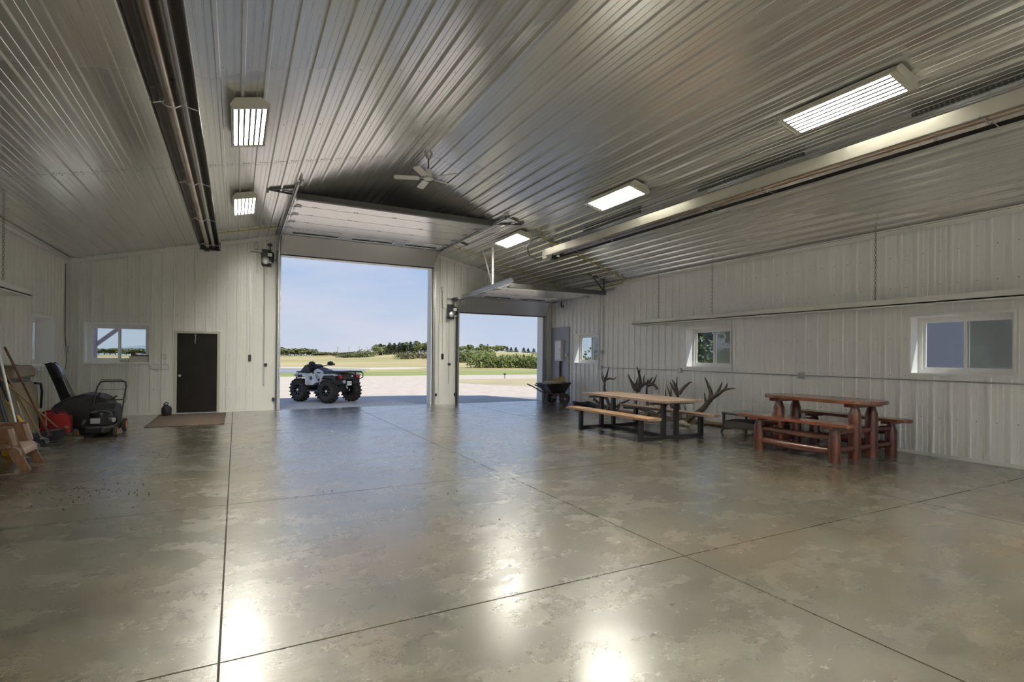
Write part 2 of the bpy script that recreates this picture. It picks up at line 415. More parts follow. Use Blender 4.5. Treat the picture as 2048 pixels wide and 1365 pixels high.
for a, b in ((XL, MAND[0]-.04), (MAND[1]+.04, DOOR1[0]-.05), (DOOR1[1]+.05, DOOR2[0]-.05), (DOOR2[1]+.05, XR)): b_.box(a, b, YF-.034, YF-.027, 0, .05)
tr('baseboard_far', b_, label='thin base flashing of the far wall')
tr('baseboard_left', MB().box(XL+.027, XL+.034, YB, YF, 0, .055), label='thin base flashing of the left wall')
tr('trim_5', MB().box(XR-.07, XR-.02, YF-.036, YF-.028, 0, EV-.1), label='corner flashing between the far wall and the right wall')
tr('trim_6', MB().box(XL+.02, XL+.08, YF-.036, YF-.028, 0, EV-.1), label='corner flashing between the left wall and the far wall')
# ------------------------------------------------------------------ floor
def floor_mat():
    m = bpy.data.materials.new('polished concrete'); m.use_nodes = True; t = m.node_tree; b = t.nodes['Principled BSDF']
    tcn = N(t, 'ShaderNodeTexCoord'); geo = N(t, 'ShaderNodeNewGeometry')
    def noise(sc, det=5, ro_=.55, st=(1, 1, 1), loc=(0, 0, 0)):
        mpn = N(t, 'ShaderNodeMapping'); mpn.inputs['Scale'].default_value = st; mpn.inputs['Location'].default_value = loc
        t.links.new(geo.outputs['Position'], mpn.inputs[0])
        n = N(t, 'ShaderNodeTexNoise'); n.inputs['Scale'].default_value = sc; n.inputs['Detail'].default_value = det; n.inputs['Roughness'].default_value = ro_
        t.links.new(mpn.outputs[0], n.inputs['Vector']); return n.outputs['Fac']
    def ramp(f, stops):
        r = N(t, 'ShaderNodeValToRGB'); E_ = r.color_ramp.elements
        E_[0].position, E_[0].color = stops[0][0], stops[0][1]+(1,); E_[1].position, E_[1].color = stops[-1][0], stops[-1][1]+(1,)
        for p_, c_ in stops[1:-1]: E_.new(p_).color = c_+(1,)
        t.links.new(f, r.inputs[0]); return r.outputs[0]
    def mixc(fac, a, bb, mode='MIX'):
        x = N(t, 'ShaderNodeMix', data_type='RGBA', blend_type=mode)
        if isinstance(fac, float): x.inputs[0].default_value = fac
        else: t.links.new(fac, x.inputs[0])
        for i, v in ((6, a), (7, bb)):
            if isinstance(v, tuple): x.inputs[i].default_value = v+(1,)
            else: t.links.new(v, x.inputs[i])
        return x.outputs[2]
    base = ramp(noise(.55, 6), [(.28, (.055, .048, .028)), (.5, (.098, .093, .066)), (.72, (.135, .132, .108))])
    det = ramp(noise(3.2, 9, .72, (1, 1.5, 1)), [(.28, (.40, .37, .31)), (.48, (.88, .87, .84)), (.74, (1.15, 1.15, 1.14))])
    c = mixc(1., base, det, 'MULTIPLY')
    rust = ramp(noise(.45, 5, .6, loc=(7, 3, 0)), [(.45, (0, 0, 0)), (.70, (.7, .7, .7))])
    c = mixc(rust, c, (.125, .082, .036))
    spots = ramp(noise(7.5, 5, .6, (1, 1.9, 1), (3, 9, 0)), [(.58, (0, 0, 0)), (.70, (.85, .85, .85))])
    patch = ramp(noise(.8, 3, .5, loc=(1, 5, 0)), [(.42, (0, 0, 0)), (.58, (1, 1, 1))])
    c = mixc(mixc(1., spots, patch, 'MULTIPLY'), c, (.06, .052, .04))
    t.links.new(c, b.inputs['Base Color'])
    rr = ramp(noise(1.6, 10, .75, (1, 1.4, 1), (11, 2, 0)), [(.20, (.17, .17, .17)), (.5, (.26, .26, .26)), (.80, (.40, .40, .40))])
    t.links.new(rr, b.inputs['Roughness']); t.links.new(rr, b.inputs['Coat Roughness'])
    b.inputs['Specular IOR Level'].default_value = .4
    b.inputs['Coat Weight'].default_value = 1.; b.inputs['Coat IOR'].default_value = 1.95
    bp = N(t, 'ShaderNodeBump'); bp.inputs['Strength'].default_value = .34; bp.inputs['Distance'].default_value = .01
    a1 = N(t, 'ShaderNodeMath', operation='ADD'); t.links.new(noise(14, 9, .72, (1, 2.2, 1)), a1.inputs[0]); t.links.new(noise(2.5, 3), a1.inputs[1])
    t.links.new(a1.outputs[0], bp.inputs['Height']); t.links.new(bp.outputs[0], b.inputs['Normal'])
    return m
M['floor'] = floor_mat()
M['joint'] = mat('joint filler', (.03, .028, .022), .9)
fl_ = struct('floor', (RX, 4, 0), 'polished grey green concrete floor with sawn joints and brown stains')
MB().box(XL, XR, YB, YF+.02, -.25, -.012).build('joint_bed', 'joint', fl_)
jx = [XL, -.06, 3.10, 6.55, XR]; jy = [YB, -6.4, -3.25, -.12, 2.985, 6.08, YF+.02]
JG = .006
for i in range(4):
    for j in range(len(jy)-1):
        a, b, c, d = jx[i]+JG, jx[i+1]-JG, jy[j]+JG, jy[j+1]-JG
        if i in (1, 2) and j in (4, 5):   # cut round the floor drain at the joint crossing
            dr = .17; cx, cy = 3.10, 6.08
            xs = (a, cx-dr, b) if i == 1 else (a, cx+dr, b); ys = (c, cy-dr, d) if j == 4 else (c, cy+dr, d)
            k = MB()
            if i == 1: k.box(a, cx-dr, c, d, -.012, 0).box(cx-dr, b, *((c, cy-dr) if j == 4 else (cy+dr, d)), -.012, 0)
            else: k.box(cx+dr, b, c, d, -.012, 0).box(a, cx+dr, *((c, cy-dr) if j == 4 else (cy+dr, d)), -.012, 0)
            k.build('concrete_slab', 'floor', fl_)
        else: MB().box(a, b, c, d, -.012, 0).build('concrete_slab', 'floor', fl_)
dr = thing('floor_drain', (3.10, 6.08, -.012), 'square grated metal floor drain at the crossing of two floor joints', 'drain')
f = MB()
for a, b, c, d in ((-.165, -.14, -.165, .165), (.14, .165, -.165, .165), (-.14, .14, -.165, -.14), (-.14, .14, .14, .165)): f.box(3.10+a, 3.10+b, 6.08+c, 6.08+d, -.012, .001)
f.build('frame', 'galv', dr)
g = MB()
for k in range(9): g.box(3.10-.14, 3.24, 6.08-.135+k*.031, 6.08-.12+k*.031, -.010, -.001)
for k in range(6): g.box(3.10-.13+k*.05, 3.10-.12+k*.05, 5.94, 6.22, -.010, -.002)
g.build('grate', 'galv', dr)
# ------------------------------------------------------------------ windows
def window(idx, frame3, w, h, label, screen_side=1, sill=None, inner=.22):
    """frame3(a, d, z): a along 0..w, d depth out of the room, z from 0..h"""
    o = struct('window_%d' % idx, frame3(w/2, 0, 0), label, 'window')
    def bx(mb, a0, a1, d0, d1, z0, z1):
        p = frame3(a0, d0, z0); q = frame3(a1, d1, z1)
        mb.box(min(p[0], q[0]), max(p[0], q[0]), min(p[1], q[1]), max(p[1], q[1]), min(p[2], q[2]), max(p[2], q[2]))
    T = .012
    c = MB()                                    # jamb liner + small casing lip
    bx(c, -.03, 0, -.03, -.02, -.03, h+.03); bx(c, w, w+.03, -.03, -.02, -.03, h+.03); bx(c, 0, w, -.03, -.02, -.03, 0); bx(c, 0, w, -.03, -.02, h, h+.03)
    c.build('casing', 'vinyl', o)
    for nm, a in (('jamb', (0, T, -.02, TH, 0, h)), ('jamb', (w-T, w, -.02, TH, 0, h)), ('head', (T, w-T, -.02, TH, h-T, h)), ('sill', (T, w-T, -.02, TH, 0, T))):
        m_ = MB(); bx(m_, *a); m_.build(nm, 'vinyl', o)
    D = inner; F = .055
    f = MB()
    bx(f, T, T+F, D, D+.07, T, h-T); bx(f, w-T-F, w-T, D, D+.07, T, h-T); bx(f, T+F, w-T-F, D, D+.07, T, T+F); bx(f, T+F, w-T-F, D, D+.07, h-T-F, h-T)
    f.build('window_frame', 'vinyl', o)
    mid = w/2
    for k, (a0, a1, dd) in enumerate(((T+F, mid+.03, D+.035), (mid-.03, w-T-F, D+.008))):
        s = MB(); S = .04
        bx(s, a0, a0+S, dd, dd+.025, T+F, h-T-F); bx(s, a1-S, a1, dd, dd+.025, T+F, h-T-F)
        bx(s, a0+S, a1-S, dd, dd+.025, T+F, T+F+S); bx(s, a0+S, a1-S, dd, dd+.025, h-T-F-S, h-T-F)
        s.build('sash', 'vinyl', o)
        p = MB(); bx(p, a0+S, a1-S, dd+.010, dd+.014, T+F+S, h-T-F-S); p.build('pane', 'glass', o)
        if k == screen_side:
            p = MB(); bx(p, a0+S, a1-S, D+.064, D+.066, T+F, h-T-F); p.build('insect_screen', 'screen', o)
    return o
wn = 1
RL = ['small white sliding window nearest the corner of the right wall', 'white sliding window in the middle of the right wall with trees behind', 'large near white sliding window at the right edge of the photo', 'white sliding window of the right wall behind the camera', 'rearmost white sliding window of the right wall']
for k, (y0, y1, z0, z1) in enumerate(WINR):
    window(wn, lambda a, d, z, y1=y1, z0=z0: (XR+d, y1-a, z0+z), y1-y0, z1-z0, RL[k]); wn += 1
LL = ['white sliding window with deep reveal on the left wall above the tan case', 'second window of the left wall, outside the frame', 'third window of the left wall, outside the frame']
for k, (y0, y1, z0, z1) in enumerate(WINL):
    window(wn, lambda a, d, z, y0=y0, z0=z0: (XL-d, y0+a, z0+z), y1-y0, z1-z0, LL[k], inner=.24); wn += 1
window(wn, lambda a, d, z: (WINF[0]+a, YF+d, WINF[2]+z), WINF[1]-WINF[0], WINF[3]-WINF[2], 'white sliding window in the far wall with boxes on its sill', screen_side=5)
# ------------------------------------------------------------------ entry door
d = struct('door_1', ((MAND[0]+MAND[1])/2, YF, 0), 'dark brown flush entry door in an ivory steel frame', 'door')
f = MB(); x0, x1, zt = MAND[0], MAND[1], MAND[3]
f.box(x0-.03, x0+.05, YF-.032, YF+.16, 0, zt+.03).box(x1-.035, x1+.03, YF-.032, YF+.16, 0, zt+.03).box(x0+.05, x1-.035, YF-.032, YF+.16, zt-.03, zt+.03)
f.build('door_frame', 'ivory', d, bevel=.004)
MB().box(x0+.05, x1-.035, YF+.03, YF+.075, .012, zt-.032).build('door_leaf', 'doorbr', d)
MB().lathe([(.032, 0), (.032, .008), (.012, .012), (.012, .04), (.028, .05), (.033, .066), (.026, .082), (0.004, .086)], (0, 0, 0), 'y').xf(Matrix.Translation((x0+.11, YF+.03, .97)) @ Matrix.Rotation(PI, 4, 'Z')).build('door_knob', 'galv', d, smooth=True)
MB().box(x0, x1, YF-.02, YF+.16, 0, .012).build('threshold', 'galv', d)
ck = MB().tube([(-.93, YF+.02, 2.0), (-.925, YF+.01, 1.93), (-.94, YF+.01, 1.86), (-.93, YF+.02, 1.80)], .007, 6).tube([(-.95, YF+.012, 2.02), (-.93, YF+.005, 2.04), (-.91, YF+.012, 2.02), (-.93, YF+.02, 2.0), (-.95, YF+.012, 2.02)], .006, 5)
ck.build('hanging_hook', 'galv', d)
# ------------------------------------------------------------------ overhead doors
def garage_door(idx, x0, x1, h, ys, zt, wins, label, wlow, ztr_end, ystop, hn):
    o = struct('door_%d' % idx, ((x0+x1)/2, YF, 0), label, 'garage door')
    # jambs and header cladding through the wall
    for a, b in ((x0-.03, x0), (x1, x1+.03)):
        MB().box(a, b, YF-.03, YF+TH+.02, 0, h+.03).build('jamb_cladding', 'galv' if a < x0 else 'trim', o)
    MB().box(x0, x1, YF-.02, YF+TH+.02, h, h+.03).build('header_cladding', 'trim', o)
    xa, xb = x0-.03, x1+.03
    # panel cross-section frames: list of (y,z) points of the door curve from top edge to bottom
    pts = [(y, zt) for y in ys]+[(YF-.16, h-.01)]
    pts[-2] = (ys[-1], zt-.015)
    for k in range(len(pts)-1):
        (ya, za), (yb, zb) = pts[k], pts[k+1]
        dv = Vector((0, yb-ya, zb-za)); L = dv.length; dv.normalize(); nv = Vector((0, -dv.z, dv.y))  # up/out normal
        if nv.z < 0: nv = -nv
        def q(t, s, x): 
            v = Vector((x, ya, za))+dv*t+nv*s; return (v.x, v.y, v.z)
        mb = MB(); g_ = .012
        bottom = k == len(pts)-2; winrow = k == wlow
        cells = []
        if winrow:
            xs = xa; t0, t1 = .17, L-.20
            for (wa, wb_) in wins:
                cells.append((xs, wa, g_, L-g_)); cells.append((wa, wb_, g_, t0)); cells.append((wa, wb_, t1, L-g_)); xs = wb_
            cells.append((xs, xb, g_, L-g_))
        else: cells = [(xa, xb, g_, L-g_)]
        for (a, b, ta, tb) in cells:
            n = len(mb.v)
            mb.v += [q(ta, 0, a), q(ta, 0, b), q(tb, 0, b), q(tb, 0, a), q(ta, .045, a), q(ta, .045, b), q(tb, .045, b), q(tb, .045, a)]
            mb.f += [tuple(n+i for i in z) for z in ((0, 3, 2, 1), (4, 5, 6, 7), (0, 1, 5, 4), (1, 2, 6, 5), (2, 3, 7, 6), (3, 0, 4, 7))]
        # fine pressed ribs on the underside
        s = mb.build('door_section', 'section', o)
        if winrow:
            for (wa, wb_) in wins:
                fr = MB(); e_ = .022
                for (a, b, ta, tb) in ((wa-e_, wb_+e_, t0-e_, t0+.012), (wa-e_, wb_+e_, t1-.012, t1+e_), (wa-e_, wa+.012, t0, t1), (wb_-.012, wb_+e_, t0, t1)):
                    n = len(fr.v)
                    fr.v += [q(ta, -.012, a), q(ta, -.012, b), q(tb, -.012, b), q(tb, -.012, a), q(ta, .05, a), q(ta, .05, b), q(tb, .05, b), q(tb, .05, a)]
                    fr.f += [tuple(n+i for i in z) for z in ((0, 3, 2, 1), (4, 5, 6, 7), (0, 1, 5, 4), (1, 2, 6, 5), (2, 3, 7, 6), (3, 0, 4, 7))]
                fr.build('window_surround', 'vinyl', s)
                MB().quad(q(t0, .02, wa), q(t0, .02, wb_), q(t1, .02, wb_), q(t1, .02, wa)).build('pane', 'frost', s)
                MB().bar(q(t1-.02, .005, wa), q(t1-.02, .005, wb_), .03, .02).build('pane_shade_bar', 'dark', s)  # dark bar drawn in as the shadow gap along one pane edge
        hg = MB()
        for i in range(hn):
            x = xa+(xb-xa)*(i+.5)/hn
            if not bottom:
                hg.bar(q(L-.05, -.006, x-.03), q(L+.0, -.006, x-.03), .03, .01).bar(q(L-.05, -.006, x+.03), q(L+.0, -.006, x+.03), .03, .01)
        for x, sg in ((xa+.05, 1), (xb-.05, -1)):
            hg.bar(q(L-.06, -.012, x), q(L-.06, -.012, x+sg*.13), .05, .012).bar(q(.04, -.012, x), q(.04, -.012, x+sg*.13), .04, .012)
            hg.bar(q(L*.5, -.008, x), q(L*.06, -.008, x), .025, .008)
        hg.build('hinges', 'galv', s)
        if k == 0:
            st = MB().box(xa, xb, ya-.02, ya+.075, za-.055, za-.01).box(xa, xb, ya-.035, ya-.02, za-.055, za+.06)
            st.build('stiffener', 'strut', o)
        if not bottom: MB().bar(q(L-.02, .03, xa+.01), q(L-.02, .03, xb-.01), .07, .02).build('joint_seal', 'dark', o) if False else MB().bar(q(L, .026, xa+.01), q(L, .026, xb-.01), .05, .014, tuple(nv)).build('joint_seal', 'dark', o)
        if bottom:
            MB().bar(q(L+.015, .02, xa), q(L+.015, .02, xb), .05, .04).build('bottom_seal', 'rubber', o)
        else:
            rr = MB()
            for x, sg in ((xa, -1), (xb, 1)): rr.tube([q(L, -.03, x-sg*.06), q(L, -.03, x+sg*.045)], .007, 6).lathe([(.022, -.012), (.022, .012)], q(L, -.03, x+sg*.05), 'x', 10)
            rr.build('rollers', 'galv', o)
    # tracks
    for sg, x in ((-1, x0-.075), (1, x1+.075)):
        zz = zt-.03
        path = [(x, YF-.075, 0.02), (x, YF-.075, h-.25)]
        path += [(x, YF-.075-.42*(1-math.cos(a)), (h-.25)+(zz-h+.25)*math.sin(a)) for a in [PI/2*i/6 for i in range(1, 7)]]
        path += [(x, ystop, ztr_end)]
        tk = MB()
        for off, w_, h_ in ((0, .004, .055),):
            for a, b in zip(path, path[1:]): tk.bar(a, b, .004, .055, (0, -1, .001) if abs(b[2]-a[2]) > abs(b[1]-a[1]) else (0, 0, 1))
        for dy in (-.026, .026):
            pp = []
            for i, a in enumerate(path):
                if i < 2: n_ = Vector((0, -1, 0))
                elif i >= len(path)-2: n_ = Vector((0, 0, -1))
                else:
                    an = PI/2*(i-1)/6; n_ = Vector((0, -math.cos(an), -math.sin(an)))
                v = Vector(a)+n_*dy; pp.append((v.x-sg*.014, v.y, v.z))
            for a, b in zip(pp, pp[1:]): tk.bar(a, b, .03, .004, (0, -1, .001) if abs(b[2]-a[2]) > abs(b[1]-a[1]) else (0, 0, 1))
        tk.build('track', 'galv', o)
        an = MB().box(x+(sg*.012 if sg > 0 else -.05), x+(.05 if sg > 0 else -.012), YF-.10, YF-.03, 0, h+.1)
        an.build('track_angle', 'heatdk' if sg*1 < 0 else 'galv', o)
        fl2 = MB().bar((x+sg*.02, YF-.5, zz+.03), (x+sg*.02, ystop, ztr_end+.035), .006, .06).bar((x+sg*.05, YF-.5, zz+.062), (x+sg*.05, ystop, ztr_end+.066), .06, .005)
        fl2.build('track_reinforcement', 'galv', o)
    return o
ys1 = [11.50, 12.24, 12.98, 13.72, 14.46, 15.22]
g1 = garage_door(2, DOOR1[0], DOOR1[1], D1H, ys1, 4.765, [(1.28, 2.46), (2.80, 3.95), (4.30, 5.30)], 'large open sectional garage door, raised white panels with three slot windows', 4, 4.80, 10.75, 5)
# ceiling brackets for door 1
bk = MB()
for (a, b) in (((1.0, 11.15, 4.83), (.52, 11.15, zc(.52)-.02)), ((1.0, 11.6, 4.82), (.52, 11.15, zc(.52)-.02)), ((.52, 11.0, zc(.52)-.02), (.52, 11.35, zc(.52)-.02))): bk.bar(a, b, .035, .035)
bk.build('track_hanger', 'strut', g1)
bk = MB()
for (a, b) in (((5.53, 10.85, 4.80), (5.98, 10.85, zc(5.98)-.03)), ((5.53, 11.7, 4.80), (5.98, 10.95, zc(5.98)-.03)), ((5.5, 10.85, 4.72), (5.53, 10.85, 4.88)), ((5.53, 13.9, 4.8), (5.85, 13.9, zc(5.85)-.03))): bk.bar(a, b, .035, .035)
bk.build('track_hanger', 'strut', g1)
for x, s_ in ((1.06, 1), (5.46, -1)):
    sp = MB().box(x-.02+s_*.02, x+.02+s_*.02, 10.55, 10.8, 4.78, 4.84).bar((x, 10.5, 4.86), (x, 10.85, 4.82), .03, .03)
    sp.build('bumper_spring', 'white', g1)
ys2 = [12.35, 13.25, 14.15, 15.12]
g2 = garage_door(3, DOOR2[0], DOOR2[1], D2H, ys2[:1]+[13.25, 14.2, 15.3], 3.42, [(6.85, 7.85), (8.15, 9.15)], 'smaller open sectional garage door, raised white panels with two slot windows', 2, 3.50, 12.0, 4)
bk = MB()
bk.bar((6.33, 13.25, 3.48), (6.33, 13.25, zc(6.33)-.02), .045, .045).bar((6.33, 13.25, 3.52), (6.33, 13.9, zc(6.33)-.02), .03, .03)
bk.build('track_hanger', 'trim', g2)
bk = MB().bar((6.33, 13.0, zc(6.33)-.02), (6.33, 14.1, zc(6.33)-.02), .04, .03)
bk.bar((9.62, 12.5, 3.5), (9.20, 12.5, zc(9.20)-.02), .03, .03).bar((9.62, 12.5, 3.5), (9.62, 12.5, zc(9.62)-.02), .03, .03).bar((9.05, 12.5, zc(9.05)-.02), (9.75, 12.5, zc(9.75)-.02), .04, .03)
bk.build('track_hanger', 'strut', g2)
sh = MB().tube([(5.95, YF-.10, 3.36), (9.82, YF-.10, 3.36)], .0127, 8)
sh.lathe([(.06, 0), (.07, .08), (.05, .09)], (6.2, YF-.10, 3.36), 'x', 14).lathe([(.06, 0), (.07, .08), (.05, .09)], (9.66, YF-.10, 3.36), 'x', 14)
sh.build('torsion_shaft', 'strut', g2)
# ------------------------------------------------------------------ door operators on the wall
def opener(x, z, label, shaft):
    t = thing('door_opener', (x, YF-.2, z), label, 'door opener')
    MB().box(x-.13, x+.10, YF-.06, YF-.02, z-.22, z+.24).build('mounting_plate', 'dark', t)
    MB().box(x-.15, x+.03, YF-.26, YF-.06, z-.20, z+.12).build('gear_housing', 'dark', t, bevel=.015)
    MB().lathe([(.04, -.24), (.085, -.225), (.09, .02), (.075, .05), (.03, .06)], (x+.07, YF-.17, z+.10), 'z', 16).build('motor', 'blacks', t, smooth=True)
    MB().lathe([(.085, 0), (.10, .012), (.10, .03), (.085, .04)], (x-.06, YF-.31, z-.10), 'y', 20).lathe([(.025, -.02), (.025, .06)], (x-.06, YF-.31, z-.10), 'y', 10).build('chain_wheel', 'galv', t, smooth=True)
    MB().box(x+.0, x+.11, YF-.27, YF-.262, z+.02, z+.11).build('white_label', 'plate', t)
    MB().box(x+.01, x+.10, YF-.268, YF-.26, z-.16, z-.13).build('warning_label', 'plate', t)
    c = MB().box(x+.045, x+.075, YF-.15, YF-.12, z+.10, shaft).box(x+.0, x+.12, YF-.14, YF-.10, shaft-.03, shaft+.03).lathe([(.05, 0), (.05, .03)], (x+.05, YF-.12, shaft), 'x', 12)
    c.box(x+.10, x+.24, YF-.12, YF-.09, z-.05, z-.03)
    c.build('drive_chain', 'dark', t, stuff=True)
    return t
opener(.74, 4.16, 'black wall mounted door opener left of the large garage door', 4.52)
opener(6.10, 2.95, 'black wall mounted door opener on the pier between the garage doors', 3.36)
def handchain(x, z0, z1, label):
    t = MB()
    for dx in (-.012, .012):
        z = z0
        i = 0
        while z > z1:
            t.tube([(x+dx, YF-.20, z), (x+dx+(.003 if i % 2 else -.003), YF-.20, z-.03)], .0045, 4); z -= .034; i += 1
    t.tube([(x-.012, YF-.2, z1), (x, YF-.2, z1-.03), (x+.012, YF-.2, z1)], .004, 4)
    tag(t.build('hand_chain', 'chain'), label, 'chain')
handchain(.66, 3.95, .72, 'thin hand chain hanging from the opener left of the large door')
handchain(5.98, 2.74, .68, 'thin hand chain hanging down the pier between the doors')
def station(x, ztop, zb, label, cl):
    t = tag(MB().tube([(x, YF-.035, ztop), (x, YF-.035, zb+.05)], .008, 6).build('conduit', 'galv'), cl, 'conduit')
    s = thing('push_button_station', (x, YF-.05, zb), label, 'switch')
    MB().box(x-.035, x+.035, YF-.075, YF-.02, zb-.10, zb+.08).build('housing', 'dark', s, bevel=.006)
    bt = MB()
    for k in range(3): bt.lathe([(.014, 0), (.012, -.012)], (x, YF-.075, zb-.06+k*.05), 'y', 10)
    bt.build('buttons', 'blacks', s, stuff=True)
station(.33, 4.31, 1.44, 'black three button door control left of the large door', 'vertical conduit left of the large garage door opener')
station(5.82, 3.34, 1.53, 'black three button door control on the pier', 'vertical conduit down the pier between the garage doors')
tag(MB().tube([(.33, YF-.035, 4.31), (.50, YF-.035, 4.31), (.60, YF-.05, 4.28)], .007, 6).build('cable', 'dark'), 'short black cable feeding the left door opener', 'cable')
def sbox(x, y, z, w, h, dpt, face, m, name, label, cat):
    t = thing(name, (x, y, z), label, cat)
    b = MB(); c = MB()
    if face == 'y': b.box(x-w/2, x+w/2, y-dpt, y, z-h/2, z+h/2); c.box(x-w/2+.012, x+w/2-.012, y-dpt-.004, y-dpt, z-h/2+.012, z+h/2-.012)
    elif face == '-x': b.box(x-dpt, x, y-w/2, y+w/2, z-h/2, z+h/2); c.box(x-dpt-.004, x-dpt, y-w/2+.012, y+w/2-.012, z-h/2+.012, z+h/2-.012)
    else: b.box(x, x+dpt, y-w/2, y+w/2, z-h/2, z+h/2); c.box(x+dpt, x+dpt+.004, y-w/2+.012, y+w/2-.012, z-h/2+.012, z+h/2-.012)
    b.build('box', 'greybox' if m == 'white' else m, t, bevel=.004); c.build('cover_plate', m, t)
    return t
YW = YF-.028
sbox(.47, YW, 4.46, .08, .16, .06, 'y', 'white', 'sensor', 'small white sensor high on the wall left of the large door', 'sensor')
sbox(5.80, YW, 3.66, .07, .14, .05, 'y', 'white', 'sensor', 'small white sensor on the pier between the garage doors', 'sensor')
tag(MB().tube([(5.80, YF-.035, 3.60), (5.80, YF-.035, 3.10), (5.9, YF-.05, 3.02)], .007, 6).build('cable', 'dark'), 'thin dark cable from the sensor on the pier', 'cable')
sbox(.72, YW, 1.25, .08, .08, .05, 'y', 'dark', 'outlet', 'small black outlet left of the large door jamb', 'outlet')
sbox(6.05, YW, 1.27, .08, .08, .05, 'y', 'dark', 'outlet', 'small black outlet on the pier between the doors', 'outlet')
sbox(-1.60, YW, 1.46, .115, .12, .03, 'y', 'white', 'light_switch', 'white light switch plate left of the dark entry door, upper one', 'switch')
sbox(-1.80, YW, 1.20, .17, .13, .03, 'y', 'white', 'outlet', 'white double outlet under the far window edge', 'outlet')
sbox(-1.58, YW, 1.20, .16, .13, .03, 'y', 'white', 'outlet', 'white double outlet beside the entry door below the switch', 'outlet')
for x, lb in ((.92, 'left of the large garage door'), (5.60, 'at the foot of the pier, large door side'), (6.26, 'at the foot of the pier, small door side')):
    sbox(x, YW, .30, .07, .09, .06, 'y', 'dark', 'safety_eye', 'small black safety eye near the floor '+lb, 'sensor')
def flatpanel(a, b, z1, label):
    o = MB().box(a, b, YF-.033, YF-.029, .02, z1).box(a, a+.02, YF-.038, YF-.033, .02, z1).box(b-.02, b, YF-.038, YF-.033, .02, z1).box(a+.02, b-.02, YF-.038, YF-.033, z1-.02, z1).build('flat_cladding_panel', 'clad')
    o['kind'] = 'structure'; tag(o, label, 'panel')
flatpanel(.44, .93, 3.74, 'flat white trim panel left of the large door track')
flatpanel(5.70, 6.22, 2.60, 'flat white trim panel on the pier between the doors')
# right wall boxes, conduit
XW = XR-.028
sbox(XW, 12.88, 1.69, .10, .12, .06, '-x', 'greybox', 'junction_box', 'grey junction box right of the small corner window', 'outlet')
sbox(XW, 12.92, 1.22, .11, .12, .06, '-x', 'white', 'outlet', 'white outlet below the junction box near the corner window', 'outlet')
sbox(XW, 9.70, 1.225, .11, .12, .06, '-x', 'white', 'outlet', 'white outlet on the conduit left of the middle window', 'outlet')
sbox(XW, 6.50, 1.215, .11, .12, .06, '-x', 'greybox', 'outlet', 'grey outlet on the conduit above the red log table', 'outlet')
def pipe(name, pts, r, m, label, cat='pipe', straps=None):
    o = MB().tube(pts, r, 8).build(name, m, smooth=True); tag(o, label, cat); return o
pipe('conduit', [(XR-.035, 12.86, 1.225), (XR-.035, 9.76, 1.23)], .011, 'galv', 'thin horizontal conduit from the corner outlet to the middle outlet', 'conduit')
pipe('conduit', [(XR-.035, 9.64, 1.228), (XR-.035, 6.56, 1.217)], .011, 'galv', 'thin horizontal conduit under the middle window', 'conduit')
pipe('conduit', [(XR-.035, 6.44, 1.217), (XR-.035, .5, 1.206)], .011, 'galv', 'thin horizontal conduit below the large near window', 'conduit')
pipe('conduit', [(XR-.035, 12.86, EV-.12), (XR-.035, 12.86, 1.76)], .011, 'galv', 'vertical conduit dropping to the junction box on the right wall', 'conduit')
pipe('conduit', [(XR-.035, 12.90, 1.63), (XR-.035, 12.90, 1.29)], .011, 'galv', 'short vertical conduit between the two boxes on the right wall', 'conduit')
pipe('conduit', [(XR-.035, 13.0, EV-.12), (XR-.035, 13.0, .1)], .009, 'galv', 'second vertical conduit beside the corner window', 'conduit')
tag(MB().box(XR-.044, XR-.029, 14.70, 15.78, .02, 2.56).build('backing_board', 'ply'), 'flat grey board behind the electrical panel in the far right corner', 'board')
e_ = thing('electrical_panel', (XR-.1, 15.20, 1.77), 'white electrical panel box on the grey backing board', 'electrical panel')
MB().box(XR-.15, XR-.044, 15.00, 15.40, 1.40, 2.11).build('enclosure', 'white', e_, bevel=.006)
MB().box(XR-.158, XR-.15, 15.03, 15.37, 1.45, 2.06).build('panel_door', 'vinyl', e_, bevel=.003)
MB().box(XR-.17, XR-.158, 15.05, 15.08, 1.74, 1.80).build('latch', 'galv', e_)
pipe('conduit', [(XR-.09, 15.14, 1.40), (XR-.09, 15.14, .04)], .036, 'dark', 'thick dark conduit running down from the electrical panel', 'conduit')
sbox(XR-.044, 14.78, 1.60, .10, .12, .06, '-x', 'white', 'outlet', 'white outlet on the grey backing board right of the electrical panel', 'outlet')
pipe('pipe', [(XR-.06, 15.15, 3.62), (XR-.06, 15.15, 3.30), (XR-.07, 15.11, 3.25), (XR-.09, 15.02, 3.24), (XR-.09, 14.97, 3.27)], .022, 'dark', 'short black J shaped pipe high in the far right corner')
# left wall box
sbox(XL+.019, 15.78, 1.61, .11, .14, .07, '+x', 'white', 'outlet', 'white outlet box in the far left corner', 'outlet')
pipe('cable', [(XL+.03, 15.68, EV-.15), (XL+.03, 15.68, 1.95), (XL+.035, 15.74, 1.72), (XL+.035, 15.76, 1.66)], .008, 'dark', 'dark cable running down the far left corner', 'cable')
pipe('cable', [(XL+.035, 15.76, 1.54), (XL+.035, 15.78, 1.3), (XL+.03, 15.72, 1.16), (XL+.03, 15.66, 1.14)], .006, 'dark', 'dark cable below the corner outlet box', 'cable')
pipe('conduit', [(XL+.04, 13.62, 1.16), (XL+.04, 15.0, 1.165)], .012, 'galv', 'short horizontal conduit under the left window', 'conduit')
sbox(XL+.019, 13.56, 1.16, .09, .12, .06, '+x', 'greybox', 'outlet', 'grey outlet under the left window beside the tan case', 'outlet')
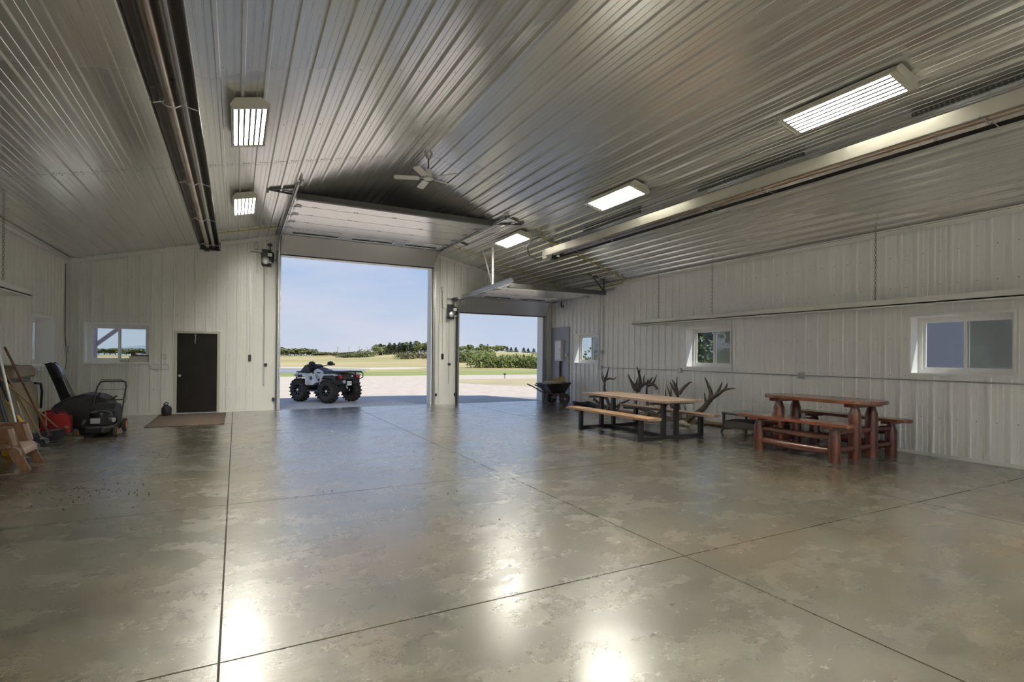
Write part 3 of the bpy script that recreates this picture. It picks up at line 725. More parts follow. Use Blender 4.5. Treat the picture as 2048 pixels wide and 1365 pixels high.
# ------------------------------------------------------------------ gas pipes
def gaspath(xs, y, dz=.045):
    return [(x, y+dy, zc(x)-dz) for x, dy in xs]
pipe('gas_pipe', gaspath([(-.40, 0), (.2, 0), (.9, 0), (2.0, 0), (3.1, 0)], 14.62), .012, 'yellowpipe', 'yellow gas pipe across the left ceiling slope near the far wall')
pipe('gas_pipe', gaspath([(3.3, 0), (5.0, 0), (7.2, 0), (8.6, .03), (9.4, 0)], 14.5), .012, 'yellowpipe', 'yellow gas pipe across the right ceiling slope above the small garage door')
pipe('gas_pipe', gaspath([(6.35, -.5), (6.6, -.05), (6.78, .0), (7.8, .15), (8.72, .3), (9.4, .42), (9.72, .5)], 11.2)+[(XR-.05, 11.95, 3.70), (XR-.05, 12.9, 3.66), (XR-.05, 14.9, 3.62)], .014, 'yellowpipe', 'yellow gas pipe from the right heater across the ceiling and along the right wall')
gp = MB()
for x in (6.95, 7.4, 7.8, 8.2, 8.6, 9.0, 9.4): gp.box(x-.05, x+.05, 11.21+(x-6.78)*.16, 11.27+(x-6.78)*.16, zc(x)-.05, zc(x)-.02)
gpr = [o for o in COL.objects if o.get('label', '').startswith('yellow gas pipe from the right heater')][0]
gp.build('pipe_straps', 'galv', gpr, stuff=True)
# ------------------------------------------------------------------ fluorescent fixtures
def light(x, y, sgn, label, grp=None):
    w, L = .43, 1.36
    z = zc(x)-.15
    t = thing('ceiling_light', (x, y, z), label, 'ceiling light', grp, ry=ANG*sgn)
    h = MB(); W2 = w/2
    # housing: trapezoid cap
    h.prism([(-W2, 0), (-W2, .03), (-W2+.07, .10), (W2-.07, .10), (W2, .03), (W2, 0), (W2-.012, 0), (W2-.012, .026), (W2-.075, .09), (-W2+.075, .09), (-W2+.012, .026), (-W2+.012, 0)], -L/2, L/2, 'y')
    h.build('housing', 'cream', t, world=False)
    for s in (-1, 1):
        e = MB().prism([(-W2-.004, -.002), (-W2-.004, .035), (-W2+.07, .108), (W2-.07, .108), (W2+.004, .035), (W2+.004, -.002)], s*L/2-.012, s*L/2+.012, 'y')
        e.build('end_cap', 'cream', t, world=False)
        MB().box(-W2+.015, W2-.015, min(s*(L/2-.075), s*(L/2-.012)), max(s*(L/2-.075), s*(L/2-.012)), .0, .012).build('socket_bar', 'reflect', t, world=False)
    MB().box(-W2+.02, W2-.02, -L/2+.02, L/2-.02, .060, .066).build('reflector', 'reflect', t, world=False)
    lv = MB()
    for k in range(7):
        xx = -W2+.02+(w-.04)*k/6
        lv.prism([(xx-.009, .06), (xx, .003), (xx+.009, .06)], -L/2+.075, L/2-.075, 'y')
    lv.build('reflector_ridges', 'reflect', t, world=False)
    for k in range(7):
        xx = -W2+.02+(w-.04)*k/6
        MB().box(xx-.013, xx+.013, -L/2+.07, L/2-.07, -.004, .002).build('dark_divider', 'strut', t, world=False)  # dark bars added so the glaring tubes show lines between them
    for k in range(6):
        xx = -W2+.02+(w-.04)*(k+.5)/6
        MB().tube([(xx, -L/2+.07, .030), (xx, L/2-.07, .030)], .0127, 8).build('lamp_tube', 'tube', t, world=False)
    f_ = MB()
    for a, b, c, d in ((-W2, -W2+.016, -L/2, L/2), (W2-.016, W2, -L/2, L/2)): f_.box(a, b, c, d, -.006, .004)
    f_.box(-W2, W2, -L/2, -L/2+.02, -.006, .004).box(-W2, W2, L/2-.02, L/2, -.006, .004)
    f_.build('rim', 'cream', t, world=False)
    for yy in (-.4, .4): MB().box(-.02, .02, yy-.02, yy+.02, .10, .155).build('mounting_stem', 'galv', t, world=False)
    return t
LR, LLx = 6.23, .13
light(LR, 3.65, 1, 'large near fluorescent high bay light on the right ceiling slope')
light(LR, 7.78, 1, 'middle fluorescent high bay light on the right ceiling slope')
light(LR, 11.92, 1, 'far fluorescent light on the right slope above the garage door track')
light(LLx, 7.70, -1, 'nearer fluorescent high bay light right of the left tube heater')
light(LLx, 11.84, -1, 'farther fluorescent high bay light left of the large garage door')
for x, s in ((LR, 1), (LLx, -1)):
    for y in ((-.5, -2.6, -4.7, -6.8) if s > 0 else (3.55, -.5, -2.6, -4.7, -6.8)):  # rear lamps added out of view to brighten the interior
        light(x, y, s, 'unseen fluorescent ceiling light, rear ones added to brighten the room', 'ceiling lights out of view')
# ------------------------------------------------------------------ ceiling fan
fx, fy, fz = RX, 9.50, 4.90
t = thing('ceiling_fan', (fx, fy, fz), 'white five blade ceiling fan hanging from the ceiling peak', 'ceiling fan')
MB().lathe([(.02, RZ-fz-.13), (.035, RZ-fz-.12), (.075, RZ-fz-.05), (.08, RZ-fz-.02)], (fx, fy, fz), 'z', 18).build('canopy', 'galv', t, smooth=True)
MB().lathe([(.013, .12), (.013, RZ-fz-.12)], (fx, fy, fz), 'z', 10).build('downrod', 'dark', t)
MB().lathe([(.03, -.015), (.075, .0), (.085, .02), (.075, .10), (.05, .15), (.02, .16)], (fx, fy, fz), 'z', 20).build('motor', 'white', t, smooth=True)
MB().lathe([(.02, -.045), (.085, -.04), (.095, -.025), (.085, -.012), (.02, -.01)], (fx, fy, fz), 'z', 20).build('hub', 'white', t, smooth=True)
for k in range(5):
    a = math.radians(15+72*k)
    R_ = Matrix.Translation((fx, fy, fz-.02)) @ Matrix.Rotation(a, 4, 'Z') @ Matrix.Rotation(math.radians(14), 4, 'X')
    b = MB(); n = len(b.v)
    b.prism([(.17, -.055), (.20, -.062), (.58, -.068), (.63, -.055), (.64, 0), (.63, .055), (.58, .068), (.20, .062), (.17, .055)], -.004, .004, 'z')
    b.xf(R_)
    bl = b.build('blade', 'white', t)
    MB().box(.07, .24, -.018, .018, .004, .012).xf(R_).build('blade_arm', 'galv', bl, world=False) if False else None
    MB().box(.07, .24, -.018, .018, .004, .012).xf(R_).build('blade_arm', 'galv', t)
# ------------------------------------------------------------------ tube heaters
def heater(x, z, y0, y1, label, burner, hook_ys):
    t = thing('tube_heater', (x, (y0+y1)/2, z), label, 'heater')
    A = [(-.215, -.02), (-.205, .0), (-.15, .075), (-.06, .12), (.06, .12), (.15, .075), (.205, .0), (.215, -.02)]
    r = MB(); seg = 3.05; y = y0
    while y < y1-.01:
        ye = min(y+seg, y1); n = len(r.v)
        for yy in (y, ye+.04 if ye < y1 else ye):
            for px, pz in A: r.v.append((x+px, yy, z+pz))
            for px, pz in reversed(A): r.v.append((x+px*.985, yy, z+pz-.004))
        m_ = 2*len(A)
        for k in range(m_): r.f.append((n+k, n+(k+1) % m_, n+m_+(k+1) % m_, n+m_+k))
        r.build('reflector', 'heat' if True else '', t); r = MB(); y = ye
    for s in (-1, 1):
        MB().box(x+s*.205-.006, x+s*.205+.006, y0, y1, z-.05, z+.004).build('side_shield', 'heatdk' if s*1 > 0 or x < 3 else 'heat', t)
    if x > 3: MB().box(x-.222, x-.212, y0, y1, z-.04, z+.12).build('outer_side_plate', 'galvl', t)
    MB().tube([(x-.05, y0, z+.005), (x-.05, y1-.15, z+.005)], .05, 14).build('burner_tube', 'copper', t, smooth=True)
    if x < 3: MB().tube([(x+.075, y0, z+.02), (x+.075, y1-.15, z+.02)], .042, 12).build('return_tube', 'heat', t, smooth=True)
    for yy in hook_ys:
        hg = MB()
        hg.tube([(x-.23, yy, z-.03), (x-.19, yy, z-.05), (x-.10, yy, z-.02), (x-.10, yy, z+.05)], .006, 5)
        hg.tube([(x+.23, yy, z-.03), (x+.19, yy, z-.05), (x+.06, yy, z-.02), (x+.06, yy, z+.05)], .006, 5)
        hg.tube([(x-.14, yy, z-.01), (x-.08, yy, z-.06), (x, yy, z-.065), (x+.05, yy, z-.03)], .007, 5)
        hg.tube([(x-.06, yy, z+.11), (x-.02, yy, z+.19), (x+.02, yy, z+.19), (x+.06, yy, z+.11)], .006, 5)
        zt_ = zc(x)-.01
        k = z+.19
        while k < zt_: hg.tube([(x, yy, k), (x+.004, yy, min(k+.028, zt_))], .006, 4); k += .032
        hg.build('hanger', 'galv', t)
    return t
HLX = -.575
h1 = heater(HLX, 4.13, -3.0, 14.75, 'long gas tube heater under the left ceiling slope with shiny reflector', False, (-1.0, 1.6, 4.2, 6.4, 9.2, 11.6, 14.2))
MB().box(HLX-.22, HLX+.22, 14.72, 14.78, 4.06, 4.27).build('end_plate', 'dark', h1)
MB().box(HLX-.14, HLX-.02, 14.75, 14.92, 4.05, 4.22).build('vent_elbow', 'dark', h1)
HRX = 6.99
h2 = heater(HRX, 4.09, -3.0, 11.15, 'long gas tube heater under the right ceiling slope with burner box', True, (-1.0, 1.2, 2.55, 5.2, 6.3, 9.0, 10.3))
MB().box(HRX-.16, HRX+.02, 11.18, 11.40, 4.00, 4.20).build('burner_box', 'white', h2, bevel=.008)
MB().lathe([(.085, 0), (.09, .02), (.09, .15), (.08, .17)], (HRX+.06, 11.18, 4.14), 'y', 16).box(HRX-.02, HRX+.14, 11.12, 11.3, 4.0, 4.05).box(HRX, HRX+.06, 11.2, 11.28, 4.2, 4.33).build('blower', 'dark', h2)
pipe('gas_hose', [(HRX-.10, 11.40, 4.05), (HRX-.25, 11.52, 4.02), (HRX-.42, 11.6, 4.10), (HRX-.52, 11.55, 4.30), (HRX-.48, 11.3, 4.46), (HRX-.35, 11.15, 4.50)], .018, 'strut', 'dark flexible gas hose looping to the right heater burner', 'hose')
def slotted(y0, y1, label):
    x = 7.0; t = thing('slotted_strut', (x, (y0+y1)/2, zc(x)-.06), label, 'strut')
    MB().box(x-.02, x+.02, y0, y1, zc(x)-.068, zc(x)-.028).build('channel', 'strut', t)
    s = MB(); y = y0+.04
    while y < y1-.03: s.box(x-.0215, x-.02, y, y+.018, zc(x)-.055, zc(x)-.042).box(x-.008, x+.008, y, y+.02, zc(x)-.0695, zc(x)-.068); y += .05
    s.build('slots', 'galv', t, stuff=True)
slotted(1.3, 3.27, 'nearest dark slotted steel strut on the right ceiling slope')
slotted(4.60, 6.49, 'middle dark slotted steel strut on the right ceiling slope')
slotted(7.95, 9.85, 'farthest dark slotted steel strut on the right ceiling slope')
# ------------------------------------------------------------------ hanging shelves with chains
def hshelf(xa, xb, y0, y1, z, label):
    t = thing('hanging_shelf', ((xa+xb)/2, y1, z), label, 'shelf')
    fx_ = xa if xa > 3 else xb
    MB().box(min(xa, xb), max(xa, xb), y0, y1, z-.02, z).build('shelf_board', 'trim', t)
    s = 1 if xa > 3 else -1
    MB().box(min(fx_, fx_+s*.02), max(fx_, fx_+s*.02), y0, y1, z-.04, z+.085).build('front_lip', 'trim', t)
    MB().box(min(xa, xb), max(xa, xb), y1-.02, y1, z-.04, z+.085).build('end_cap', 'trim', t)
    for yy in [y0+.4+2.45*i for i in range(int((y1-y0)/2.45)+1)]:
        if yy < y1: MB().box(min(xa, xb)+.02, max(xa, xb)-.01, yy, yy+.04, z-.045, z-.02).build('cross_brace', 'trim', t)
hshelf(9.40, XR-.022, -2.5, 10.95, 2.44, 'long white hanging shelf along the right wall above the windows')
hshelf(XL+.022, -3.06, 2.5, 11.64, 2.50, 'white hanging shelf on the left wall, its end at the photo edge')
def chain(p0, p1, label):
    t = thing('chain', p0, label, 'chain', 'shelf chains')
    a, b = Vector(p0), Vector(p1); L = (b-a).length; d = (b-a)/L; n = int(L/.042)
    u = d.orthogonal().normalized(); w = d.cross(u)
    m = MB()
    for i in range(n):
        c = a+d*(i+.5)*L/n; q = u if i % 2 else w
        ring = [c+d*(.026*math.cos(th))+q*(.014*math.sin(th)) for th in [2*PI*j/8 for j in range(9)]]
        m.tube(ring, .0045, 4, cap=False)
    m.build('links', 'chain', t, stuff=True)
    m = MB().tube([Vector(p0)+Vector((.0, .026*math.cos(th), .03+.026*math.sin(th))) for th in [2*PI*j/10 for j in range(11)]], .006, 5, cap=False)
    m.build('eye_bolt', 'galv', t)
for y, lb in ((4.95, 'steel chain holding the right shelf beside the near window'), (8.35, 'steel chain holding the right shelf above the middle window'), (10.05, 'steel chain at the far end of the right hanging shelf'), (1.2, 'steel chain of the right shelf out of view')):
    chain((9.46, y, zc(9.46)-.04), (9.46, y, 2.54), lb)
chain((-3.02, 10.25, zc(-3.02)-.04), (-3.02, 10.25, 2.59), 'steel chain holding the left hanging shelf')
chain((-3.02, 6.0, zc(-3.02)-.04), (-3.02, 6.0, 2.59), 'steel chain of the left hanging shelf out of view')
# ------------------------------------------------------------------ steel and plank picnic table
def bench_planks(root, nm, x0, x1, y0, y1, z, th, n, m):
    w = (x1-x0)/n
    for k in range(n):
        j0, j1 = random.uniform(-.012, .012), random.uniform(-.012, .012)
        MB().box(x0+k*w+.0025, x0+(k+1)*w-.0025, y0+j0, y1+j1, z-th, z).build(nm, m, root, bevel=.004)
TX0, TX1, TY0, TY1 = 6.62, 8.15, 7.46, 9.36
t = thing('picnic_table', (7.37, 8.4, 0), 'plank picnic table with attached benches on black square steel tube legs', 'table')
fr = .038
for y in (TY0, TY1):
    MB().box(TX0-fr, TX1+fr, y-fr, y+fr, .0, .055).build('floor_rail', 'dark', t)
    for x, zt_ in ((TX0, .40), (7.17, .69), (7.50, .69), (TX1, .40)):
        MB().box(x-fr, x+fr, y-fr, y+fr, .055 if True else 0, zt_).build('leg', 'dark', t)
    MB().box(6.86, 7.92, y-.045, y+.045, .655, .70).build('top_bearer', 'dark', t)
    for x in (TX0, TX1): MB().box(x-.14, x+.14, y-.04, y+.04, .38, .405).build('bench_bearer', 'dark', t)
MB().box(7.30, 7.37, TY0+fr, TY1-fr, .0, .055).build('floor_rail', 'dark', t)
bench_planks(t, 'top_plank', 6.93, 7.90, 7.17, 9.72, .745, .045, 5, 'wooddk')
bench_planks(t, 'seat_plank', 6.46, 6.78, 7.10, 9.72, .45, .045, 2, 'woodb')
bench_planks(t, 'seat_plank', 7.98, 8.30, 7.10, 9.72, .45, .045, 2, 'wooddk')
def text(s, size, m4, m, parent, name='lettering', ext=.0008):
    cu = bpy.data.curves.new(name, 'FONT'); cu.body = s; cu.size = size; cu.extrude = ext; cu.align_x = 'CENTER'; cu.align_y = 'CENTER'
    o = bpy.data.objects.new(name, cu); COL.objects.link(o)
    dg = bpy.context.evaluated_depsgraph_get(); me = bpy.data.meshes.new_from_object(o.evaluated_get(dg)); bpy.data.objects.remove(o)
    me.transform(m4); me.materials.clear(); me.materials.append(M[m])
    o = bpy.data.objects.new(name, me); COL.objects.link(o); o.parent = parent; return o
w_ = worg(t)
text('HEBOCS', .085, Matrix.Translation((6.5425-w_.x, 9.0-w_.y, .4505)) @ Matrix.Rotation(PI/2*-1, 4, 'Z'), 'dark', t)
# ------------------------------------------------------------------ red log picnic table
LX, LY = 8.70, 5.32
t = thing('log_picnic_table', (LX, LY, 0), 'heavy red varnished log picnic table with rounded top and two log benches', 'table')
def post(x, y, h, r, lean=0.):
    k = MB().lathe([(r*.98, 0), (r, .02), (r*1.02, h*.4), (r, h-.12), (r*.9, h-.09), (r*.62, h-.01), (r*.60, h)], (x, y, 0), 'z', 14)
    k.build('leg', 'log', t, smooth=True)
PY = (4.72, 6.0)
for y in PY:
    for x, h, r in ((7.96, .50, .085), (8.48, .80, .088), (8.94, .80, .088), (9.50, .50, .085)): post(x, y, h, r)
    MB().tube([(7.96, y, .43), (8.48, y, .43), (8.94, y, .43), (9.50, y, .43)], .045, 10).build('cross_log', 'log', t, smooth=True)
    MB().tube([(7.96, y, .17), (8.48, y, .16), (8.94, y, .16), (9.50, y, .17)], .05, 10).build('cross_log', 'log', t, smooth=True)
    MB().box(8.34, 9.08, y-.09, y+.09, .80, .85).build('bearer', 'log', t, bevel=.01)
    for x in (7.96, 9.50): MB().box(x-.17, x+.17, y-.075, y+.075, .495, .535).build('bearer', 'log', t, bevel=.01)
for x in (7.96, 9.50):
    MB().tube([(x, PY[0], .36), (x, 5.36, .35), (x, PY[1], .36)], .045, 10).build('side_rail', 'log', t, smooth=True)
    MB().tube([(x, PY[0], .15), (x, 5.36, .14), (x, PY[1], .16)], [.055, .065, .055], 10).build('side_rail', 'log', t, smooth=True)
def roundslab(nm, x0, x1, y0, y1, z0, z1, rr, n):
    """planks cut to a rounded outline"""
    w = (x1-x0)/n; cx = (x0+x1)/2; hw = (x1-x0)/2
    def ext(x): 
        d_ = abs(x-cx)/hw; return rr*(1-math.sqrt(max(0, 1-min(1, d_)**2.6)))
    for k in range(n):
        a, b = x0+k*w+.002, x0+(k+1)*w-.002
        xs = [a+(b-a)*i/5 for i in range(6)]
        poly = [(x, y0+ext(x)) for x in xs]+[(x, y1-ext(x)) for x in reversed(xs)]
        MB().prism(poly, z0, z1, 'z').build(nm, 'logtop', t, bevel=.006)
roundslab('top_plank', 8.30, 9.12, 4.42, 6.33, .85, .905, .42, 5)
roundslab('seat_plank', 7.80, 8.12, 4.42, 6.38, .535, .585, .16, 2)
roundslab('seat_plank', 9.34, 9.66, 4.42, 6.38, .535, .585, .16, 2)
# ------------------------------------------------------------------ wicker coffee table
t = thing('coffee_table', (9.30, 7.10, 0), 'low dark wicker coffee table with glass top between the two picnic tables', 'table')
cx0, cx1, cy0, cy1 = 8.93, 9.68, 6.45, 7.62
for x in (cx0+.03, cx1-.03):
    for y in (cy0+.03, cy1-.03):
        sx_ = -1 if x < 9.3 else 1; sy_ = -1 if y < 7 else 1
        MB().tube([(x, y, .40), (x, y, .12), (x+sx_*.03, y+sy_*.03, 0)], [.028, .026, .02], 8).build('leg', 'wicker', t, smooth=True)
f = MB().box(cx0, cx1, cy0, cy0+.05, .385, .43).box(cx0, cx1, cy1-.05, cy1, .385, .43).box(cx0, cx0+.05, cy0+.05, cy1-.05, .385, .43).box(cx1-.05, cx1, cy0+.05, cy1-.05, .385, .43)
f.build('top_frame', 'wicker', t, bevel=.008)
MB().box(cx0+.03, cx1-.03, cy0+.03, cy1-.03, .43, .437).build('glass_top', 'tglass', t)
a = MB()
for (p, q) in (((cx0+.03, cy0+.03), (cx1-.03, cy0+.03)), ((cx0+.03, cy1-.03), (cx1-.03, cy1-.03)), ((cx0+.03, cy0+.03), (cx0+.03, cy1-.03)), ((cx1-.03, cy0+.03), (cx1-.03, cy1-.03))):
    n = 8
    for i in range(n):
        u, v = i/n, (i+1)/n; za = .24+.025*math.sin(PI*u); zb = .24+.025*math.sin(PI*v)
        ca = .11+.03*math.sin(PI*u); cb = .11+.03*math.sin(PI*v)
        P0 = (p[0]+(q[0]-p[0])*u, p[1]+(q[1]-p[1])*u); P1 = (p[0]+(q[0]-p[0])*v, p[1]+(q[1]-p[1])*v)
        for dd in (-.008, .008):
            ox = dd if p[0] == q[0] else 0; oy = dd if p[1] == q[1] else 0
            a.quad((P0[0]+ox, P0[1]+oy, ca), (P1[0]+ox, P1[1]+oy, cb), (P1[0]+ox, P1[1]+oy, zb), (P0[0]+ox, P0[1]+oy, za))
a.build('woven_apron', 'wicker', t)
MB().box(cx0+.03, cx1-.03, cy0+.03, cy1-.03, .235, .25).build('lower_shelf', 'wicker', t)
MB().box(9.25, 9.35, 7.0, 7.1, .0, .38).build('centre_leg', 'wicker', t)
# ------------------------------------------------------------------ antlers
ANT = {'A':[([(9.366,11.912,0.226),(9.422,12.057,0.369),(9.518,12.293,0.621),(9.574,12.36,0.777),(9.63,12.554,0.928),(9.704,12.664,1.138)],0.05),([(9.59,12.377,0.821),(9.662,12.373,1.027),(9.748,12.376,1.273)],0.035),([(9.61,12.374,0.878),(9.622,12.175,0.921),(9.618,11.975,0.918),(9.644,11.913,0.992)],0.028),([(9.618,12.426,0.899),(9.666,12.572,1.032)],0.02),([(9.406,12.0,0.329),(9.438,12.314,0.394),(9.45,12.498,0.415)],0.035)],'B':[([(9.278,10.689,0.106),(9.406,10.794,0.422),(9.518,10.895,0.703)],0.06),([(9.51,10.917,0.681),(9.55,11.074,0.777),(9.59,11.202,0.876),(9.664,11.437,1.064)],0.065),([(9.558,10.989,0.802),(9.598,10.98,0.908),(9.634,11.023,1.001)],0.03),([(9.518,10.834,0.707),(9.574,10.838,0.852),(9.654,10.956,1.056),(9.748,11.166,1.298)],0.06),([(9.686,11.006,1.138),(9.718,10.99,1.223)],0.025),([(9.526,10.813,0.729),(9.566,10.677,0.839),(9.578,10.556,0.876),(9.624,10.587,0.991)],0.055),([(9.566,10.677,0.839),(9.622,10.747,0.98),(9.666,10.755,1.094)],0.025)],'C':[([(9.262,10.17,0.118),(9.398,10.367,0.435),(9.502,10.5,0.686),(9.558,10.543,0.826)],0.05),([(9.55,10.533,0.806),(9.598,10.476,0.931),(9.64,10.42,1.039)],0.035),([(9.546,10.52,0.796),(9.574,10.362,0.875),(9.61,10.316,0.968),(9.664,10.309,1.103)],0.035),([(9.558,10.46,0.83),(9.562,10.32,0.847),(9.538,10.194,0.794),(9.518,10.124,0.749),(9.508,10.204,0.72)],0.04)],'D':[([(9.254,9.092,0.208),(9.358,9.247,0.43),(9.478,9.394,0.698),(9.534,9.476,0.824),(9.646,9.577,1.086)],0.05),([(9.454,9.374,0.643),(9.534,9.606,0.817),(9.588,9.759,0.938)],0.04),([(9.51,9.439,0.77),(9.574,9.595,0.913),(9.612,9.712,0.998)],0.035),([(9.462,9.327,0.665),(9.518,9.258,0.799),(9.558,9.174,0.897),(9.588,9.093,0.969),(9.582,9.022,0.96)],0.04)],'E':[([(9.262,9.324,0.203),(9.374,9.505,0.446),(9.47,9.649,0.662),(9.568,9.866,0.884)],0.045),([(9.438,9.571,0.591),(9.542,9.661,0.833)],0.03),([(9.342,9.628,0.36),(9.438,9.743,0.579),(9.526,9.849,0.784)],0.03)],'F':[([(9.162,8.82,0.05),(9.23,8.71,0.195),(9.31,8.467,0.393),(9.398,8.349,0.593),(9.43,8.28,0.667),(9.462,8.169,0.743),(9.502,8.057,0.836),(9.518,7.905,0.879),(9.522,7.774,0.895)],0.065),([(9.39,8.342,0.576),(9.47,8.375,0.747),(9.558,8.535,0.93),(9.636,8.702,1.096)],0.06),([(9.358,8.423,0.5),(9.422,8.493,0.634),(9.48,8.58,0.754)],0.028),([(9.446,8.219,0.706),(9.518,8.176,0.863),(9.59,8.169,1.018)],0.04),([(9.494,8.06,0.819),(9.542,8.019,0.923),(9.576,8.027,0.994)],0.03),([(9.514,7.882,0.872),(9.526,7.876,0.897)],0.015)],'G':[([(9.334,11.18,0.204),(9.322,10.665,0.219),(9.286,10.183,0.175),(9.254,9.787,0.137),(9.222,9.436,0.099),(9.214,9.052,0.123),(9.214,8.788,0.151)],0.05),([(9.286,10.183,0.175),(9.334,10.28,0.283)],0.025),([(9.258,9.873,0.138),(9.286,9.754,0.216),(9.306,9.629,0.276)],0.03),([(9.206,8.804,0.132),(9.262,8.883,0.248),(9.358,9.086,0.444)],0.03),([(9.222,9.233,0.121),(9.278,9.392,0.233)],0.025)],'H':[([(9.41,12.633,0.291),(9.366,12.328,0.191),(9.346,12.046,0.16),(9.33,11.674,0.149),(9.346,11.424,0.214),(9.402,11.455,0.36)],0.045),([(9.342,11.951,0.157),(9.366,11.79,0.236),(9.406,11.842,0.341)],0.035),([(9.334,11.493,0.176),(9.374,11.294,0.299),(9.414,10.974,0.428)],0.05),([(9.326,11.669,0.139),(9.302,11.435,0.096),(9.358,11.34,0.253)],0.03)]}
AL = {'A': 'tall dark forked antler farthest left in the pile, below the corner window', 'B': 'broad palmed dark antler with one high spike behind the plank table',
 'C': 'dark antler with a hooked lowest tine right of the broad palmed one', 'D': 'dark antler with four spread tines below the middle window left corner',
 'E': 'short dark antler with upright tines just left of the four tined one', 'F': 'largest dark antler leaning right, beside the wicker coffee table',
 'G': 'long dark antler lying along the floor beneath the rear bench', 'H': 'curved dark antler lying at the left end of the plank table'}
for k, L in ANT.items():
    p0 = L[0][0][0]
    low = min((p for q, r in L for p in q), key=lambda p: p[2])
    t = thing('antler', (low[0], low[1], 0), AL[k], 'antler', 'antlers piled along the right wall')
    for i, (pts, r) in enumerate(L):
        P_ = [Vector(p) for p in pts]
        if i == 0 and k in 'ABCDEF':
            b0 = P_[0].copy(); 
            if b0.z > .06: P_ = [Vector((b0.x-.05, b0.y-.06, .045))]+P_
        # smooth path
        Q = []
        for j in range(len(P_)-1):
            a_ = P_[max(j-1, 0)]; b_ = P_[j]; c_ = P_[j+1]; d_ = P_[min(j+2, len(P_)-1)]
            for s in range(4):
                u = s/4; Q.append(.5*((2*b_)+(c_-a_)*u+(2*a_-5*b_+4*c_-d_)*u*u+(3*b_-a_-3*c_+d_)*u**3))
        Q.append(P_[-1]); n = len(Q)
        rr = [max(.005, r*(1-.88*(j/(n-1))**1.6)*random.uniform(.95, 1.05)) for j in range(n)]
        MB().tube([q_ if q_.z > rr[j] else Vector((q_.x, q_.y, rr[j])) for j, q_ in enumerate(Q)], rr, 8).build('beam' if i == 0 else 'tine', 'antler', t, smooth=True)
    if k == 'B':
        MB().blob((9.52, 10.86, .72), (.04, .12, .12), 14, 8, .05).build('palm', 'antler', t, smooth=True)
sk = tag(MB().blob((9.02, 8.78, .06), (.10, .13, .06), 14, 8, .12).blob((9.0, 8.62, .04), (.05, .08, .035), 10, 6, .1).build('antler_skull', 'bone', smooth=True), 'pale broken skull piece on the floor under the rear bench end', 'skull')
# lumber on the floor along the wall
for (a, b, w, h, lb) in (((9.72, 12.9, .02), (9.70, 9.9, .02), .12, .04, 'long board lying on the floor against the right wall behind the antlers'),
                  ((9.55, 12.6, .02), (9.60, 8.9, .02), .09, .04, 'second board on the floor in front of the first, behind the plank table'),
                  ((9.80, 9.9, .025), (9.82, 7.75, .025), .13, .05, 'reddish board against the wall just behind the big right antler'),
                  ((9.60, 10.6, .06), (9.70, 8.1, .06), .08, .035, 'thin board resting on top of the other boards behind the rear bench')):
    t = MB().bar(a, b, w, h); tag(t.build('board', 'lumber'), lb, 'board', 'boards on the floor')
tag(MB().tube([(9.75, 14.2, .06), (9.65, 13.5, .05), (9.72, 12.9, .05), (9.62, 12.3, .06)], [.05, .06, .055, .03], 8).tube([(9.62, 13.9, .05), (9.7, 13.2, .13), (9.6, 12.6, .05)], .04, 8).blob((9.68, 13.35, .09), (.09, .12, .08), 10, 6, .1).build('dark_tarp_roll', 'blackp', smooth=True), 'dark rolled bundle on the floor between wheelbarrow and antlers', 'bundle')
# ------------------------------------------------------------------ wheelbarrow
t = thing('wheelbarrow', (9.2, 14.4, 0), 'black two wheeled wheelbarrow loaded by the small garage door', 'wheelbarrow')
def tray(c, x0, x1, y0, y1, z, bx0, bx1, by0, by1, bz):
    m = MB()
    top = [(x0, y0, z), (x1, y0, z+.03), (x1, y1, z+.03), (x0, y1, z)]; bot = [(bx0, by0, bz), (bx1, by0, bz), (bx1, by1, bz), (bx0, by1, bz)]
    ti = [(p[0]+(.012 if p[0] == x0 else -.012), p[1]+(.012 if p[1] == y0 else -.012), p[2]) for p in top]
    bi = [(p[0]+(.012 if p[0] == bx0 else -.012), p[1]+(.012 if p[1] == by0 else -.012), p[2]+.012) for p in bot]
    m.v = top+bot+ti+bi
    for i in range(4):
        j = (i+1) % 4; m.f += [(i, j, 4+j, 4+i), (8+j, 8+i, 12+i, 12+j), (j, i, 8+i, 8+j)]
    m.f += [(7, 6, 5, 4), (12, 13, 14, 15)]
    return m
tray(None, 8.66, 9.58, 14.10, 14.78, .665, 8.93, 9.42, 14.22, 14.66, .36).build('tray', 'blacks', t, bevel=.004)
rm = MB().tube([(8.66, 14.10, .67), (9.58, 14.10, .70), (9.58, 14.78, .70), (8.66, 14.78, .67), (8.66, 14.10, .67)], .012, 6); rm.build('tray_rim', 'dark', t)
for y in (14.20, 14.68):
    MB().tube([(8.28, y, .66), (8.48, y, .58), (8.9, y, .36), (9.35, y, .30)], .019, 8).build('handle', 'handled', t, smooth=True)
    MB().tube([(8.95, y, .34), (8.88, y, .03), (8.98, y, .012), (9.06, y, .05), (9.10, y, .33)], .013, 6).build('leg', 'dark', t, smooth=True)
MB().tube([(9.30, 14.04, .19), (9.30, 14.84, .19)], .013, 8).bar((9.30, 14.3, .19), (9.20, 14.3, .35), .03, .03).bar((9.30, 14.58, .19), (9.20, 14.58, .35), .03, .03).build('axle', 'galv', t)
for y in (14.06, 14.82):
    w = MB().lathe([(.10, -.045), (.165, -.05), (.188, -.025), (.192, 0), (.188, .025), (.165, .05), (.10, .045)], (9.30, y, .192), 'y', 24).build('wheel', 'rubber', t, smooth=True)
    MB().lathe([(.02, -.055), (.095, -.03), (.10, -.045), (.105, 0), (.10, .045), (.095, .03), (.02, .055)], (9.30, y, .192), 'y', 18).build('rim', 'galv', w, smooth=True)
